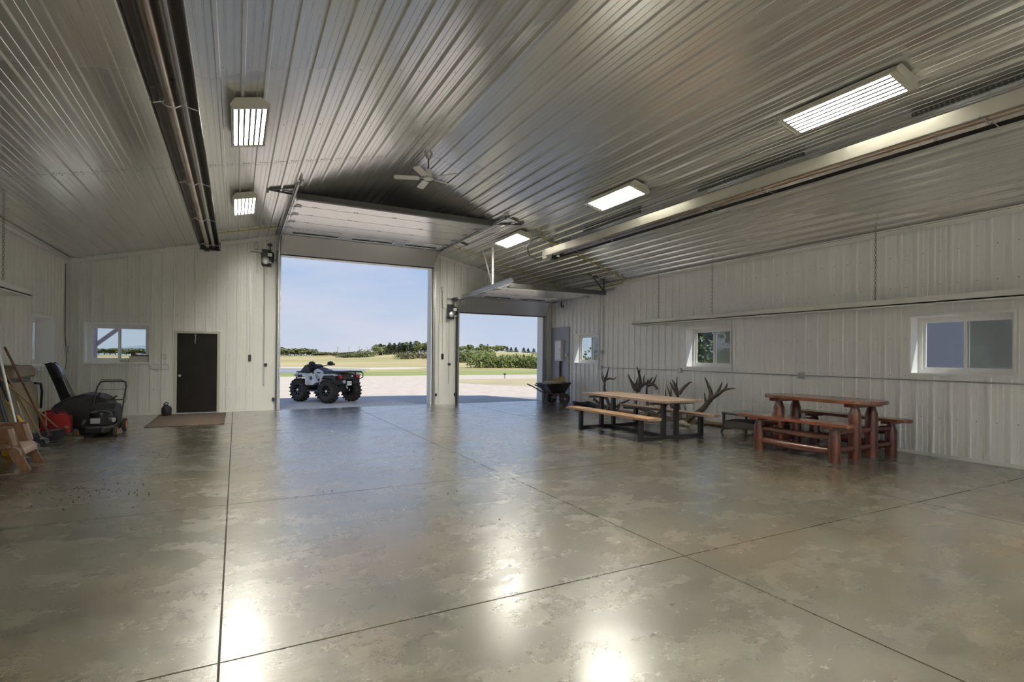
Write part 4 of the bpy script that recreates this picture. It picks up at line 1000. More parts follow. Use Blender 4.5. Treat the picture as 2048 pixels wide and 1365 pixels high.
s = thing('sack', (9.02, 14.44, .66), 'pale grey sacking lying in the wheelbarrow tray', 'sack')
MB().blob((9.02, 14.42, .67), (.30, .25, .10), 18, 9, .05).build('cloth', 'sack', s, smooth=True)
for k, (x, y, z, lb) in enumerate(((9.28, 14.30, .75, 'nearest yellowish split log in the wheelbarrow'), (9.36, 14.44, .80, 'upper yellowish split log on the wheelbarrow load'), (9.30, 14.60, .75, 'rear yellowish split log in the wheelbarrow'))):
    o = MB().tube([(x-.24, y, z-.10), (x-.05, y+.01, z-.01), (x+.18, y, z+.045)], [.065, .085, .075], 8).build('split_log', 'firewd', smooth=False)
    tag(o, lb, 'log', 'split logs in the wheelbarrow')
# ------------------------------------------------------------------ mat, jug, boxes
t = thing('floor_mat', (-.93, 14.35, 0), 'worn brown fibre mat on the floor before the dark entry door', 'mat')
m_ = MB(); nx, ny = 10, 16
for i in range(nx):
    for j in range(ny):
        def pp(i_, j_): 
            x = -1.62+1.38*i_/nx; y = 13.1+2.45*j_/ny
            return (x+.02*math.sin(j_*1.7), y+.02*math.sin(i_*2.1), .010+.004*math.sin(i_*1.3+j_*.8))
        m_.quad(pp(i, j), pp(i+1, j), pp(i+1, j+1), pp(i, j+1))
pm = m_.build('pile', 'mesh', t, smooth=True)
f = MB().box(-1.64, -.22, 13.06, 13.12, 0, .012).box(-1.64, -.22, 15.5, 15.56, 0, .012).box(-1.66, -1.60, 13.06, 15.56, 0, .012).box(-.27, -.21, 13.06, 15.56, 0, .012)
f.build('edging', 'olive', t)
t = thing('jug', (-1.50, 15.45, 0), 'small black jug on the floor left of the dark entry door', 'jug')
MB().lathe([(.095, 0), (.11, .015), (.11, .17), (.085, .22), (.035, .25), (.03, .28)], (-1.50, 15.45, 0), 'z', 16).build('body', 'blackp', t, smooth=True)
MB().tube([(-1.56, 15.45, .21), (-1.55, 15.45, .30), (-1.50, 15.45, .33), (-1.46, 15.45, .29)], .013, 6).build('handle', 'blackp', t, smooth=True)
def carton(x0, x1, y0, y1, z0, z1, m, label):
    o = MB().box(x0, x1, y0, y1, z0, z1).box(x0-.004, x1+.004, y0-.004, y1+.004, z1-.03, z1+.003).build('box', m); return tag(o, label, 'box', 'boxes on the far window sill')
SZ = WINF[2]+.012
carton(-2.33, -1.95, 15.90, 16.08, SZ, SZ+.145, 'card', 'white carton on the right end of the far window sill')
carton(-2.30, -2.215, 15.92, 16.02, SZ+.148, SZ+.245, 'cardbr', 'small brown box standing on the white sill carton')
carton(-2.20, -2.03, 15.92, 16.04, SZ+.148, SZ+.185, 'cardbr', 'flat dark box lying on the white sill carton')
carton(-2.02, -1.935, 15.91, 16.05, SZ+.148, SZ+.170, 'blackp', 'thin black case at the right end on the white sill carton')
carton(-2.52, -2.36, 15.92, 16.05, SZ, SZ+.06, 'card', 'low pale box left of the white sill carton')
# ------------------------------------------------------------------ lawn mower
t = thing('lawn_mower', (-2.2, 12.35, 0), 'black push lawn mower with orange wheel rims and folding handle', 'lawn mower')
MB().prism([(-2.50, 12.02), (-2.38, 11.86), (-2.10, 11.84), (-1.97, 12.0), (-1.96, 12.72), (-2.06, 12.86), (-2.42, 12.86), (-2.52, 12.7)], .07, .20, 'z').build('deck', 'blacks', t, bevel=.03)
MB().lathe([(.17, .0), (.18, .02), (.17, .09), (.12, .12), (.04, .13)], (-2.22, 12.28, .33), 'z', 20).build('engine_shroud', 'blacks', t, smooth=True)
MB().box(-2.36, -2.08, 12.10, 12.46, .20, .34).build('engine_block', 'blackp', t, bevel=.015)
MB().box(-2.34, -2.20, 12.06, 12.10, .235, .33).build('air_filter', 'greybox', t, bevel=.008)
MB().tube([(-2.06, 12.16, .29), (-2.0, 12.12, .29)], .045, 10).build('muffler', 'alu', t)
for x, y, r, lb in ((-1.955, 12.02, .085, 0), (-2.53, 12.02, .085, 0), (-1.93, 12.74, .125, 1), (-2.55, 12.74, .125, 1)):
    w = MB().lathe([(r*.6, -.03), (r*.93, -.032), (r, -.02), (r, .02), (r*.93, .032), (r*.6, .03)], (x, y, r), 'x', 20, False).build('wheel', 'rubber', t, smooth=True)
    h = MB().lathe([(r*.15, .036), (r*.3, .036), (r*.3, .028), (r*.6, .028), (r*.68, .034), (r*.68, -.034), (r*.2, -.036)], (x, y, r), 'x', 10); h.build('rim', 'orange', w)
for s, x in ((-1, -2.47), (1, -1.99)):
    MB().tube([(x, 12.72, .16), (x, 12.98, .55), (x, 13.05, .66)], .014, 8).build('lower_handle', 'dark', t, smooth=True)
MB().tube([(-2.47, 13.03, .63), (-2.45, 13.20, .86), (-2.41, 13.25, .94), (-2.36, 13.27, .96), (-2.06, 13.27, .96), (-2.0, 13.25, .94), (-1.98, 13.20, .86), (-1.99, 13.03, .63)], .014, 8).build('upper_handle', 'blackp', t, smooth=True)
MB().tube([(-2.43, 13.22, .92), (-2.38, 13.22, 1.0), (-2.08, 13.22, 1.0), (-1.98, 13.23, .92)], .005, 6).build('brake_bail', 'dark', t, smooth=True)
MB().tube([(-2.46, 13.02, .60), (-2.0, 13.02, .60)], .012, 8).tube([(-2.40, 13.15, .80), (-2.0, 13.15, .80)], .004, 5).build('cross_brace', 'dark', t)
MB().tube([(-1.98, 13.1, .75), (-1.95, 13.0, .60), (-2.05, 12.6, .3)], .005, 5).build('cable', 'dark', t, smooth=True)
bag = MB().prism([(12.66, .22), (12.62, .45), (12.78, .56), (13.15, .52), (13.2, .30), (13.0, .15)], -2.42, -2.04, 'x'); bag.build('grass_bag', 'blackp', t, bevel=.04)
# ------------------------------------------------------------------ black machine
t = thing('snow_blower', (-2.9, 13.6, 0), 'large black machine with tall upright chute behind the lawn mower', 'machine')
MB().prism([(-3.28, .02), (-3.30, .30), (-3.16, .50), (-2.98, .63), (-2.72, .70), (-2.48, .67), (-2.32, .58), (-2.25, .40), (-2.25, .04)], 13.35, 14.15, 'y').build('housing', 'blackp', t, bevel=.05)
MB().prism([(-3.34, .05), (-3.36, .36), (-3.20, .42), (-2.98, .42), (-2.95, .05)], 13.15, 13.5, 'y').build('side_body', 'blackp', t, bevel=.04)
MB().prism([(-3.36, 1.29), (-3.22, 1.33), (-3.14, 1.22), (-2.84, .42), (-3.06, .40), (-3.20, .85)], 13.55, 13.80, 'y').build('chute', 'blacks', t, bevel=.02)
MB().prism([(-3.37, 1.30), (-3.25, 1.34), (-3.16, 1.24), (-3.08, 1.04), (-3.12, 1.02), (-3.2, 1.2), (-3.28, 1.26)], 13.50, 13.56, 'y').build('chute_flange', 'blackp', t, bevel=.01)
MB().prism([(-3.37, 1.30), (-3.25, 1.34), (-3.16, 1.24), (-3.08, 1.04), (-3.12, 1.02), (-3.2, 1.2), (-3.28, 1.26)], 13.79, 13.84, 'y').build('chute_flange', 'blackp', t, bevel=.01)
MB().bar((-2.46, 13.30, .62), (-2.42, 13.30, .73), .03, .03).bar((-2.30, 13.6, .55), (-2.20, 13.6, .64), .03, .03).build('control_lever', 'dark', t)
for x in (-3.1, -2.4): MB().lathe([(.1, -.04), (.14, -.04), (.15, 0), (.14, .04), (.1, .04)], (x, 13.30, .152), 'y', 18).build('wheel', 'rubber', t, smooth=True)
# red cans
def can(x, y, w, d, h, label):
    t = thing('fuel_can', (x, y, 0), label, 'fuel can', 'red fuel cans')
    MB().prism([(x-w/2, .0), (x+w/2, .0), (x+w/2, h*.8), (x+w*.3, h*.9), (x-w*.3, h*.9), (x-w/2, h*.74)], y-d/2, y+d/2, 'y').build('body', 'red', t, bevel=.018)
    MB().tube([(x-w*.22, y, h*.86), (x-w*.18, y, h), (x+w*.12, y, h), (x+w*.2, y, h*.86)], .016, 8).build('handle', 'red', t, smooth=True)
    MB().lathe([(.03, 0), (.03, .04), (.022, .05)], (x+w*.36, y, h*.82), 'z', 12).build('cap', 'blackp', t)
can(-2.93, 12.93, .27, .22, .40, 'red plastic fuel can in front of the black machine')
can(-3.14, 13.02, .24, .2, .42, 'second red fuel can, half hidden behind the first one')
# flat dark stuff in front
t = tag(MB().box(-2.86, -2.40, 11.9, 12.6, 0, .035).box(-2.80, -2.46, 12.0, 12.5, .035, .05).build('cardboard_sheet', 'olive'), 'flat dark olive cardboard on the floor left of the lawn mower', 'cardboard')
# ------------------------------------------------------------------ tan case
t = thing('tan_case', (-3.3, 11.9, 0), 'tall tan plastic case with separate rounded top standing by the left wall', 'case')
MB().prism([(11.40, 0), (11.32, .35), (11.30, 1.0), (11.36, 1.04), (12.36, 1.02), (12.60, .92), (12.72, .55), (12.66, .0)], -3.50, -3.22, 'x').build('body', 'tan', t, bevel=.03)
MB().prism([(11.28, 1.09), (11.30, 1.27), (11.40, 1.31), (12.20, 1.31), (12.36, 1.25), (12.36, 1.10)], -3.52, -3.18, 'x').build('top', 'tan', t, bevel=.035)
MB().box(-3.48, -3.24, 11.34, 12.30, 1.03, 1.10).build('dark_joint', 'blackp', t)
MB().tube([(-3.21, 12.42, .98), (-3.18, 12.62, .96), (-3.18, 12.70, .80), (-3.2, 12.72, .5)], .02, 8).build('strap', 'blackp', t, smooth=True)
MB().blob((-3.33, 11.85, 1.315), (.03, .07, .015), 10, 6).build('top_handle', 'tan', t, smooth=True)
# ------------------------------------------------------------------ long handled tools leaning on the left wall
def tool(top, bot, r, m, label, name, cat, head=None):
    t = thing(name, (bot[0], bot[1], 0), label, cat, 'long handled tools leaning in the left corner')
    a, b = Vector(top), Vector(bot)
    MB().tube([a, a.lerp(b, .5), b], r, 8).build('handle', m, t, smooth=True)
    MB().blob(a, (r*1.15, r*1.15, r*1.15), 8, 5).build('handle_end', m, t, smooth=True)
    if head: head(t, a, b)
    return t
def rake_head(w, n, m):
    def h(t, a, b):
        MB().bar((b.x, b.y-w/2, b.z), (b.x, b.y+w/2, b.z), .02, .02).build('crossbar', m, t)
        for i in range(n):
            y = b.y-w/2+w*i/(n-1)
            MB().tube([(b.x, y, b.z), (b.x+.06, y, b.z-.02), (b.x+.075, y, max(.004, b.z-.09))], .004, 5).build('tooth', m, t)
    return h
def spade_head(m, w=.2, L=.28):
    def h(t, a, b):
        d = (b-a).normalized(); s = Vector((0, 1, 0)); s = (s-d*s.dot(d)).normalized(); nrm = d.cross(s)
        mb = MB(); pr = [(-.02, .35), (.04, .95), (.16, 1), (.24, .8), (.285, .12)]
        rows = []
        for l, k in pr:
            l = l*L/.285
            for e in (-1, -.5, 0, .5, 1): rows.append(b+d*l+s*(w/2*k*e)-nrm*(.018*(1-e*e)))
        mb.v = [tuple(v) for v in rows]
        for i in range(4):
            for j in range(4): mb.f.append((i*5+j, i*5+j+1, i*5+j+6, i*5+j+5))
        o = mb.build('blade', m, t, smooth=True); md = o.modifiers.new('s', 'SOLIDIFY'); md.thickness = .004
        MB().tube([b-d*.12, b+d*.05], [.019, .015], 8).build('socket', m, t)
    return h
tool((-3.12, 10.70, 1.60), (-2.80, 11.60, .12), .016, 'handled', 'long reddish brown wooden handle reaching highest, crossing the tan case', 'rake', 'rake', rake_head(.34, 10, 'dark'))
def broom(t, a, b):
    c = Vector((-2.86, 11.65, .16)); ax = Vector((.30, .80, 0)).normalized()
    MB().bar(c-ax*.42, c+ax*.42, .09, .06).build('broom_block', 'blackp', t, bevel=.01)
    bs = MB()
    for i in range(36):
        for j in range(5):
            p = c+ax*(-.40+.8*i/35)+Vector((ax.y, -ax.x, 0))*(-.035+.0175*j)
            q = p+Vector((random.uniform(-.01, .03)+(j-2)*.008, random.uniform(-.01, .01), 0)); q.z = .004
            bs.tube([(p.x, p.y, .13), (q.x, q.y, q.z)], [.005, .003], 4)
    bs.build('bristles', 'bristle', t, stuff=True)
    MB().blob(c+ax*.44+Vector((.03, 0, .03)), (.035, .035, .035), 10, 6).build('wooden_plug', 'handle', t, smooth=True)
tool((-3.14, 10.30, 1.25), (-2.80, 12.05, .20), .014, 'handle', 'push broom with blue black bristles and pale wooden handle leaning far back', 'push_broom', 'broom', broom)
tool((-3.12, 10.40, 1.64), (-2.83, 10.25, .32), .017, 'alu', 'silver metal handled tool with yellow grip end nearest the photo edge', 'shovel', 'shovel', spade_head('galv'))
MB().tube([(-3.125, 10.405, 1.66), (-3.08, 10.38, 1.40)], .020, 8).build('yellow_grip', 'yellow', [o for o in COL.objects if o.name == 'shovel'][0], smooth=True)
tool((-3.12, 10.79, 1.17), (-2.82, 11.28, .12), .011, 'handle', 'thin pale wooden handle in front of the tan case bottom', 'hoe', 'hoe', rake_head(.16, 4, 'galv'))
tool((-3.12, 11.23, .73), (-2.74, 10.50, .14), .012, 'alu', 'short bright metal shaft between the tan case and the wooden chair', 'garden_fork', 'fork', rake_head(.2, 4, 'galv'))
tool((-3.14, 10.45, 1.04), (-2.86, 10.10, .30), .017, 'blackp', 'black shafted shovel farther left with steel blade', 'shovel', 'shovel', spade_head('dark'))
tool((-3.12, 10.52, 1.09), (-2.84, 10.45, .34), .016, 'blackp', 'black shafted shovel with a yellow band on its shaft', 'shovel', 'shovel', spade_head('dark'))
MB().tube([(-3.01, 10.491, .79), (-2.995, 10.488, .745)], .020, 8).build('yellow_band', 'yellow', [o for o in COL.objects if o.get('label', '').startswith('black shafted shovel with a yellow')][0])
tool((-3.10, 10.2, 1.12), (-2.80, 9.98, .16), .015, 'bluedark', 'dark blue shafted scraper leftmost behind the wooden chair', 'ice_scraper', 'scraper', spade_head('alu', .18, .12))
tool((-3.02, 12.25, .46), (-2.88, 11.75, .26), .012, 'handle', 'short pale stick beside the red fuel can', 'hand_hoe', 'hoe', rake_head(.12, 3, 'dark'))
t = thing('yellow_bucket', (-2.98, 10.9, 0), 'small yellow plastic scoop hanging behind the chair arm', 'scoop')
MB().tube([(-3.0, 10.75, .55), (-2.96, 10.78, .42), (-2.93, 10.8, .32)], [.035, .06, .04], 10).build('scoop', 'yellow', t, smooth=True)
MB().tube([(-3.02, 10.74, .58), (-3.1, 10.7, .8)], .012, 8).build('handle', 'yellow', t)
MB().tube([(-2.93, 10.8, .32), (-2.9, 10.82, .0)], [.012, .01], 8).build('stem', 'alu', t)
MB().lathe([(.11, 0), (.12, .01), (.14, .24), (.15, .25)], (-2.95, 10.45, 0), 'z', 18).build('bucket', 'yellow', t, smooth=True)
# ------------------------------------------------------------------ wooden chair
t = thing('wooden_armchair', (-2.7, 9.26, 0), 'weathered red brown wooden armchair cut by the left photo edge', 'chair')
for y in (8.97, 9.51):
    MB().prism([(-2.58, .27), (-2.50, .30), (-2.44, .22), (-2.345, 0), (-2.445, 0), (-2.53, .15)], y-.02, y+.02, 'y').build('front_leg', 'chairw', t, bevel=.004)
    MB().prism([(-3.16, .56), (-2.54, .55), (-2.485, .335), (-2.55, .30), (-3.10, .26)] if y > 9.2 else [(-2.62, .56), (-2.54, .56), (-2.40, .20), (-2.50, .16)], y-.018, y+.018, 'y').build('arm_panel', 'chairw', t, bevel=.004)
    MB().prism([(-2.58, .555), (-2.53, .555), (-2.47, .33), (-2.52, .33)], y-.03, y+.03, 'y').build('arm_post', 'chairl', t, bevel=.004)
    MB().bar((-3.22, y, .57), (-2.53, y, .565), .09, .022).build('armrest', 'chairw', t, bevel=.004)
    MB().prism([(-3.02, .30), (-2.92, .30), (-3.10, 0), (-3.20, 0)], y-.02, y+.02, 'y').build('rear_leg', 'chairw', t, bevel=.004)
for k in range(6):
    x = -2.56-.085*k; z = .305-.012*k
    MB().bar((x, 8.99, z), (x, 9.49, z), .078, .02).build('seat_slat', 'chairw' if k else 'chairl', t, bevel=.004)
fs = MB()
ring = [(-2.52, .325), (-2.48, .315), (-2.445, .285), (-2.43, .245), (-2.43, .20), (-2.45, .20), (-2.455, .24), (-2.47, .27), (-2.495, .295), (-2.52, .305)]
fs.prism(ring, 8.95, 9.53, 'y').build('front_slat', 'chairl', t, smooth=False)
for k in range(5):
    y = 9.03+.11*k
    MB().bar((-2.98, y, .26), (-3.30, y, .98), .10, .02, (0, 1, 0)).build('back_slat', 'chairw', t)
MB().bar((-3.10, 8.97, .55), (-3.10, 9.51, .55), .03, .08).build('back_rail', 'chairw', t)
# mud crumbs on the floor
mb = MB()
for (cx_, cy_, sx_, sy_, n) in ((-1.45, 7.5, .35, .3, 70), (-1.2, 7.1, .3, .25, 40), (-.6, 9.7, .5, .3, 40), (2.8, 7.0, 1.2, 1.5, 30)):
    for i in range(n):
        x, y, r = random.gauss(cx_, sx_), random.gauss(cy_, sy_), random.uniform(.003, .010)
        mb.blob((x, y, r*.3), (r, r*random.uniform(.6, 1.4), r*.5), 5, 3, .2)
tag(mb.build('mud_crumbs', 'mud', stuff=True), 'scattered crumbs of dried mud on the concrete floor at left', 'mud')
mb = MB().prism([(2.13, 3.33), (2.22, 3.38), (2.30, 3.30), (2.24, 3.26)], .001, .006, 'z')
# ------------------------------------------------------------------ quad bike
t = thing('quad_bike', (3.11, 18.3, -.05), 'grey and black quad bike with large lugged tyres parked outside the large door', 'quad bike')
hd = math.atan2(.83, -.56); t.rotation_euler = (0, 0, hd)      # local x = forward, y = left
def P3(name, mb, m, par=None, **k): return mb.build(name, m, par or t, world=False, **k)
RW, TWD = .395, .27
wi = 0
for (x, y) in ((0, .50), (0, -.50), (1.35, .50), (1.35, -.50)):
    R = RW
    ty = MB().lathe([(.19, -.115), (.26, -.135), (.33, -.13), (.355, -.10), (.36, 0), (.355, .10), (.33, .13), (.26, .135), (.19, .115)], (x, y, R), 'y', 28, False)
    tyre = P3('tyre', ty, 'rubber', smooth=True)
    lug = MB()
    for k in range(18):
        for s in (-1, 1):
            a = 2*PI*(k+.5*(s > 0))/18; a2 = a+.16
            p = [(x+r_*math.cos(aa), y+s*yy, R+r_*math.sin(aa)) for r_, yy, aa in ((.375, .0, a2), (.378, .07, a+.05), (.365, .125, a), (.32, .145, a-.01))]
            for q0, q1 in zip(p, p[1:]): lug.bar(q0, q1, .03, .045, (math.cos(a), 0, math.sin(a)))
    P3('tread_lugs', lug, 'rubber', tyre)
    rim = MB().lathe([(.17, -.10), (.20, -.118), (.205, -.10), (.19, -.05), (.19, .05), (.205, .10), (.20, .118), (.17, .10), (.165, .02), (.165, -.02)], (x, y, R), 'y', 24, False).lathe([(.165, -.02), (.10, -.015), (.04, -.03), (.04, .03), (.10, .015), (.165, .02)], (x, y, R), 'y', 24)
    P3('rim', rim, 'blacks', tyre, smooth=True)
    sp = MB()
    for k in range(8):
        a = 2*PI*k/8
        for s in (-1, 1): sp.bar((x+.04*math.cos(a), y+s*.085, R+.04*math.sin(a)), (x+.175*math.cos(a), y+s*.10, R+.175*math.sin(a)), .03, .02, (0, 1, 0))
    P3('spokes', sp, 'blacks', tyre)
    P3('hub_cap', MB().lathe([(.03, -.12), (.045, -.105), (.045, .105), (.03, .12)], (x, y, R), 'y', 14), 'alu', tyre)
P3('chassis', MB().box(.0, 1.35, -.20, .20, .36, .52).box(-.12, .1, -.16, .16, .36, .60).box(1.2, 1.5, -.16, .16, .36, .60).bar((0, -.42, .40), (0, .42, .40), .06, .06).bar((1.35, -.42, .40), (1.35, .42, .40), .06, .06).bar((.05, .38, .42), (.15, .16, .70), .04, .04).bar((.05, -.38, .42), (.15, -.16, .70), .04, .04), 'dark')
P3('engine', MB().box(.35, 1.0, -.19, .19, .46, .80).box(.3, .55, .17, .24, .5, .72), 'bluedark', bevel=.03)
P3('shock_absorber', MB().tube([(.02, -.36, .44), (.12, -.22, .78)], .035, 10).tube([(.02, .36, .44), (.12, .22, .78)], .035, 10), 'alu')
# front fenders (grey), rear fenders (grey with black liner)
for s in (-1, 1):
    f = MB()
    prof = [(.98, .56), (.96, .70), (1.02, .88), (1.16, .96), (1.44, .97), (1.62, .90), (1.60, .86), (1.42, .92), (1.18, .91), (1.07, .84), (1.04, .70), (1.05, .58)]
    f.prism(prof, *sorted((s*.22, s*.56)), 'y'); P3('front_fender', f, 'greyp', bevel=.012)
    f = MB().prism([(.78, .56), (.98, .56), (.98, .72), (1.02, .92), (.86, .94), (.80, .80), (.62, .66)], *sorted((s*.30, s*.47)), 'y'); P3('side_panel', f, 'greyp', bevel=.015)
    P3('side_vent', MB().box(.80, .92, *sorted((s*.468, s*.476)), .74, .86), 'bluedark')
    f = MB().prism([(.38, .42), (.36, .60), (.30, .86), (.20, .95), (-.28, .97), (-.36, .94), (-.36, .90), (-.26, .92), (.16, .90), (.25, .82), (.31, .58), (.32, .42)], *sorted((s*.24, s*.58)), 'y'); P3('rear_fender', f, 'greyp' if True else '', bevel=.012)
    P3('fender_liner', MB().prism([(-.36, .93), (-.34, .62), (-.16, .80), (.16, .84), (.26, .78), (.28, .86), (.16, .92)], *sorted((s*.22, s*.54)), 'y'), 'blackp')
    P3('footwell', MB().box(.36, .98, *sorted((s*.20, s*.56)), .36, .40).prism([(.34, .40), (.34, .62), (.40, .62), (.42, .40)], *sorted((s*.22, s*.54)), 'y'), 'bluedark')
    P3('tank_panel', MB().prism([(.52, .80), (.60, 1.04), (.86, 1.12), (1.02, 1.04), (1.0, .84), (.84, .74)], *sorted((s*.16, s*.24)), 'y'), 'greyp', bevel=.03)
    P3('panel_badge', MB().box(.66, .84, *sorted((s*.238, s*.246)), .96, 1.0), 'blackp')
    P3('tail_lamp', MB().box(-.42, -.39, *sorted((s*.30, s*.46)), .82, .92), 'redlamp', bevel=.01)
    P3('headlamp', MB().box(1.60, 1.64, *sorted((s*.18, s*.40)), .80, .90), 'alu', bevel=.01)
P3('seat', MB().prism([(-.20, .94), (-.22, 1.04), (.10, 1.06), (.40, 1.04), (.62, 1.10), (.70, 1.02), (.60, .90), (.2, .86)], -.17, .17, 'y'), 'bluedark', bevel=.04)
P3('tank', MB().prism([(.50, .80), (.60, 1.08), (.88, 1.16), (1.12, 1.04), (1.2, .86)], -.17, .17, 'y'), 'blackp', bevel=.04)
P3('console', MB().prism([(1.0, 1.0), (.92, 1.20), (1.02, 1.26), (1.22, 1.08), (1.24, .98)], -.14, .14, 'y'), 'blackp', bevel=.03)
P3('front_bag', MB().prism([(1.12, .98), (1.20, 1.26), (1.36, 1.24), (1.60, 1.02), (1.62, .97)], -.30, .30, 'y'), 'blackp', bevel=.05)
P3('handlebar', MB().tube([(.76, .42, 1.26), (.84, .28, 1.25), (.96, .08, 1.18), (.96, -.08, 1.18), (.84, -.28, 1.25), (.76, -.42, 1.26)], .016, 8).tube([(.96, 0, 1.18), (1.12, 0, .95)], .03, 8), 'dark', smooth=True)
for s in (-1, 1):
    P3('grip', MB().tube([(.84, s*.28, 1.25), (.74, s*.46, 1.26)], .024, 8), 'rubber', smooth=True)
    P3('hand_guard', MB().blob((.90, s*.40, 1.29), (.09, .12, .075), 12, 7), 'blackp', smooth=True)
    P3('brake_lever', MB().tube([(.86, s*.26, 1.23), (.84, s*.40, 1.21), (.80, s*.50, 1.21)], .006, 5), 'dark', smooth=True)
def rack(x0, x1, w, z, nm):
    r = MB().tube([(x0, -w, z), (x1, -w, z), (x1, w, z), (x0, w, z), (x0, -w, z)], .016, 8)
    for k in range(5): r.tube([(x0, -w+2*w*(k+.5)/5, z), (x1, -w+2*w*(k+.5)/5, z)], .011, 6)
    r.tube([((x0+x1)/2, -w, z), ((x0+x1)/2, w, z)], .011, 6).box(x0+.03, x1-.03, -w+.04, w-.04, z-.035, z-.02)
    return P3(nm, r, 'dark', smooth=False)
rack(-.48, .16, .50, 1.035, 'rear_rack'); rack(1.12, 1.62, .42, 1.0, 'front_rack')
P3('rack_supports', MB().bar((-.40, -.3, 1.02), (-.36, -.3, .90), .03, .03).bar((-.40, .3, 1.02), (-.36, .3, .90), .03, .03).bar((0, -.3, 1.02), (0, -.3, .9), .03, .03).bar((0, .3, 1.02), (0, .3, .9), .03, .03), 'dark')
P3('rear_bumper', MB().tube([(-.36, .50, 1.03), (-.50, .54, .98), (-.52, .52, .84), (-.42, .46, .78), (-.38, .34, .80)], .018, 8).tube([(-.36, -.50, 1.03), (-.50, -.54, .98), (-.52, -.52, .84), (-.42, -.46, .78), (-.38, -.34, .80)], .018, 8), 'dark', smooth=True)
P3('front_bumper', MB().tube([(1.50, .30, .55), (1.74, .32, .66), (1.76, .32, .84), (1.64, .34, .97)], .02, 8).tube([(1.50, -.30, .55), (1.74, -.32, .66), (1.76, -.32, .84), (1.64, -.34, .97)], .02, 8).tube([(1.76, .32, .80), (1.76, -.32, .80)], .018, 8), 'dark', smooth=True)
P3('tail_box', MB().box(-.40, -.12, -.24, .24, .76, .98), 'blackp', bevel=.03)
P3('tail_emblem', MB().box(-.406, -.40, -.17, -.11, .86, .91), 'plate')
P3('muffler', MB().tube([(-.36, .16, .70), (.1, .16, .70)], .07, 14).lathe([(.05, -.02), (.05, .01)], (-.37, .16, .70), 'x', 12), 'alu', smooth=True)
pl = P3('number_plate', MB().box(-.425, -.415, -.10, .10, .58, .72), 'plate')
P3('plate_bracket', MB().box(-.415, -.2, -.04, .04, .60, .72), 'dark')
tx = text('K1767', .07, Matrix.Translation((-.4262, 0, .655)) @ Matrix.Rotation(-PI/2, 4, 'Z') @ Matrix.Rotation(PI/2, 4, 'X'), 'dark', pl, 'plate_lettering')
# ------------------------------------------------------------------ outside ground
GZ = -.05
def gmat(name, a, b, sc, bump=.3, bs=30, c=None, rough=.9):
    return mat(name, a, rough, 0, b, sc, bump, bs, det=8)
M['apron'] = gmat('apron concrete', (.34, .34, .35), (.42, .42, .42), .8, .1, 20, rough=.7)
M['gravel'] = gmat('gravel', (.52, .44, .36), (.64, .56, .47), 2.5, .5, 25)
M['grass'] = gmat('mown green grass', (.23, .27, .10), (.36, .36, .16), .35, .3, 8)
M['dry'] = gmat('dry mown grass', (.42, .35, .19), (.52, .45, .27), .3, .3, 8)
M['water'] = mat('pond water', (.16, .17, .20), .15)
M['track'] = mat('pale track', (.60, .57, .52), .9)
M['needle'] = mat('dark spruce foliage', (.045, .065, .03), .8, 0, (.07, .095, .045), 3)
M['leaf'] = mat('poplar foliage', (.12, .155, .06), .7, 0, (.22, .24, .10), .6)
M['leafb'] = mat('willow foliage', (.13, .17, .045), .7, 0, (.24, .27, .09), .8)
M['leafd'] = mat('dark hedge foliage', (.045, .075, .02), .7, 0, (.12, .16, .05), 1.2)
M['leafr'] = mat('grey brown brush', (.16, .15, .09), .8, 0, (.24, .20, .12), .6)
M['bark'] = mat('pale bark', (.42, .39, .34), .8, 0, (.2, .17, .14), 4)
M['hill'] = mat('far hazy hills', (.22, .28, .36), .95, 0, (.26, .31, .37), .01)
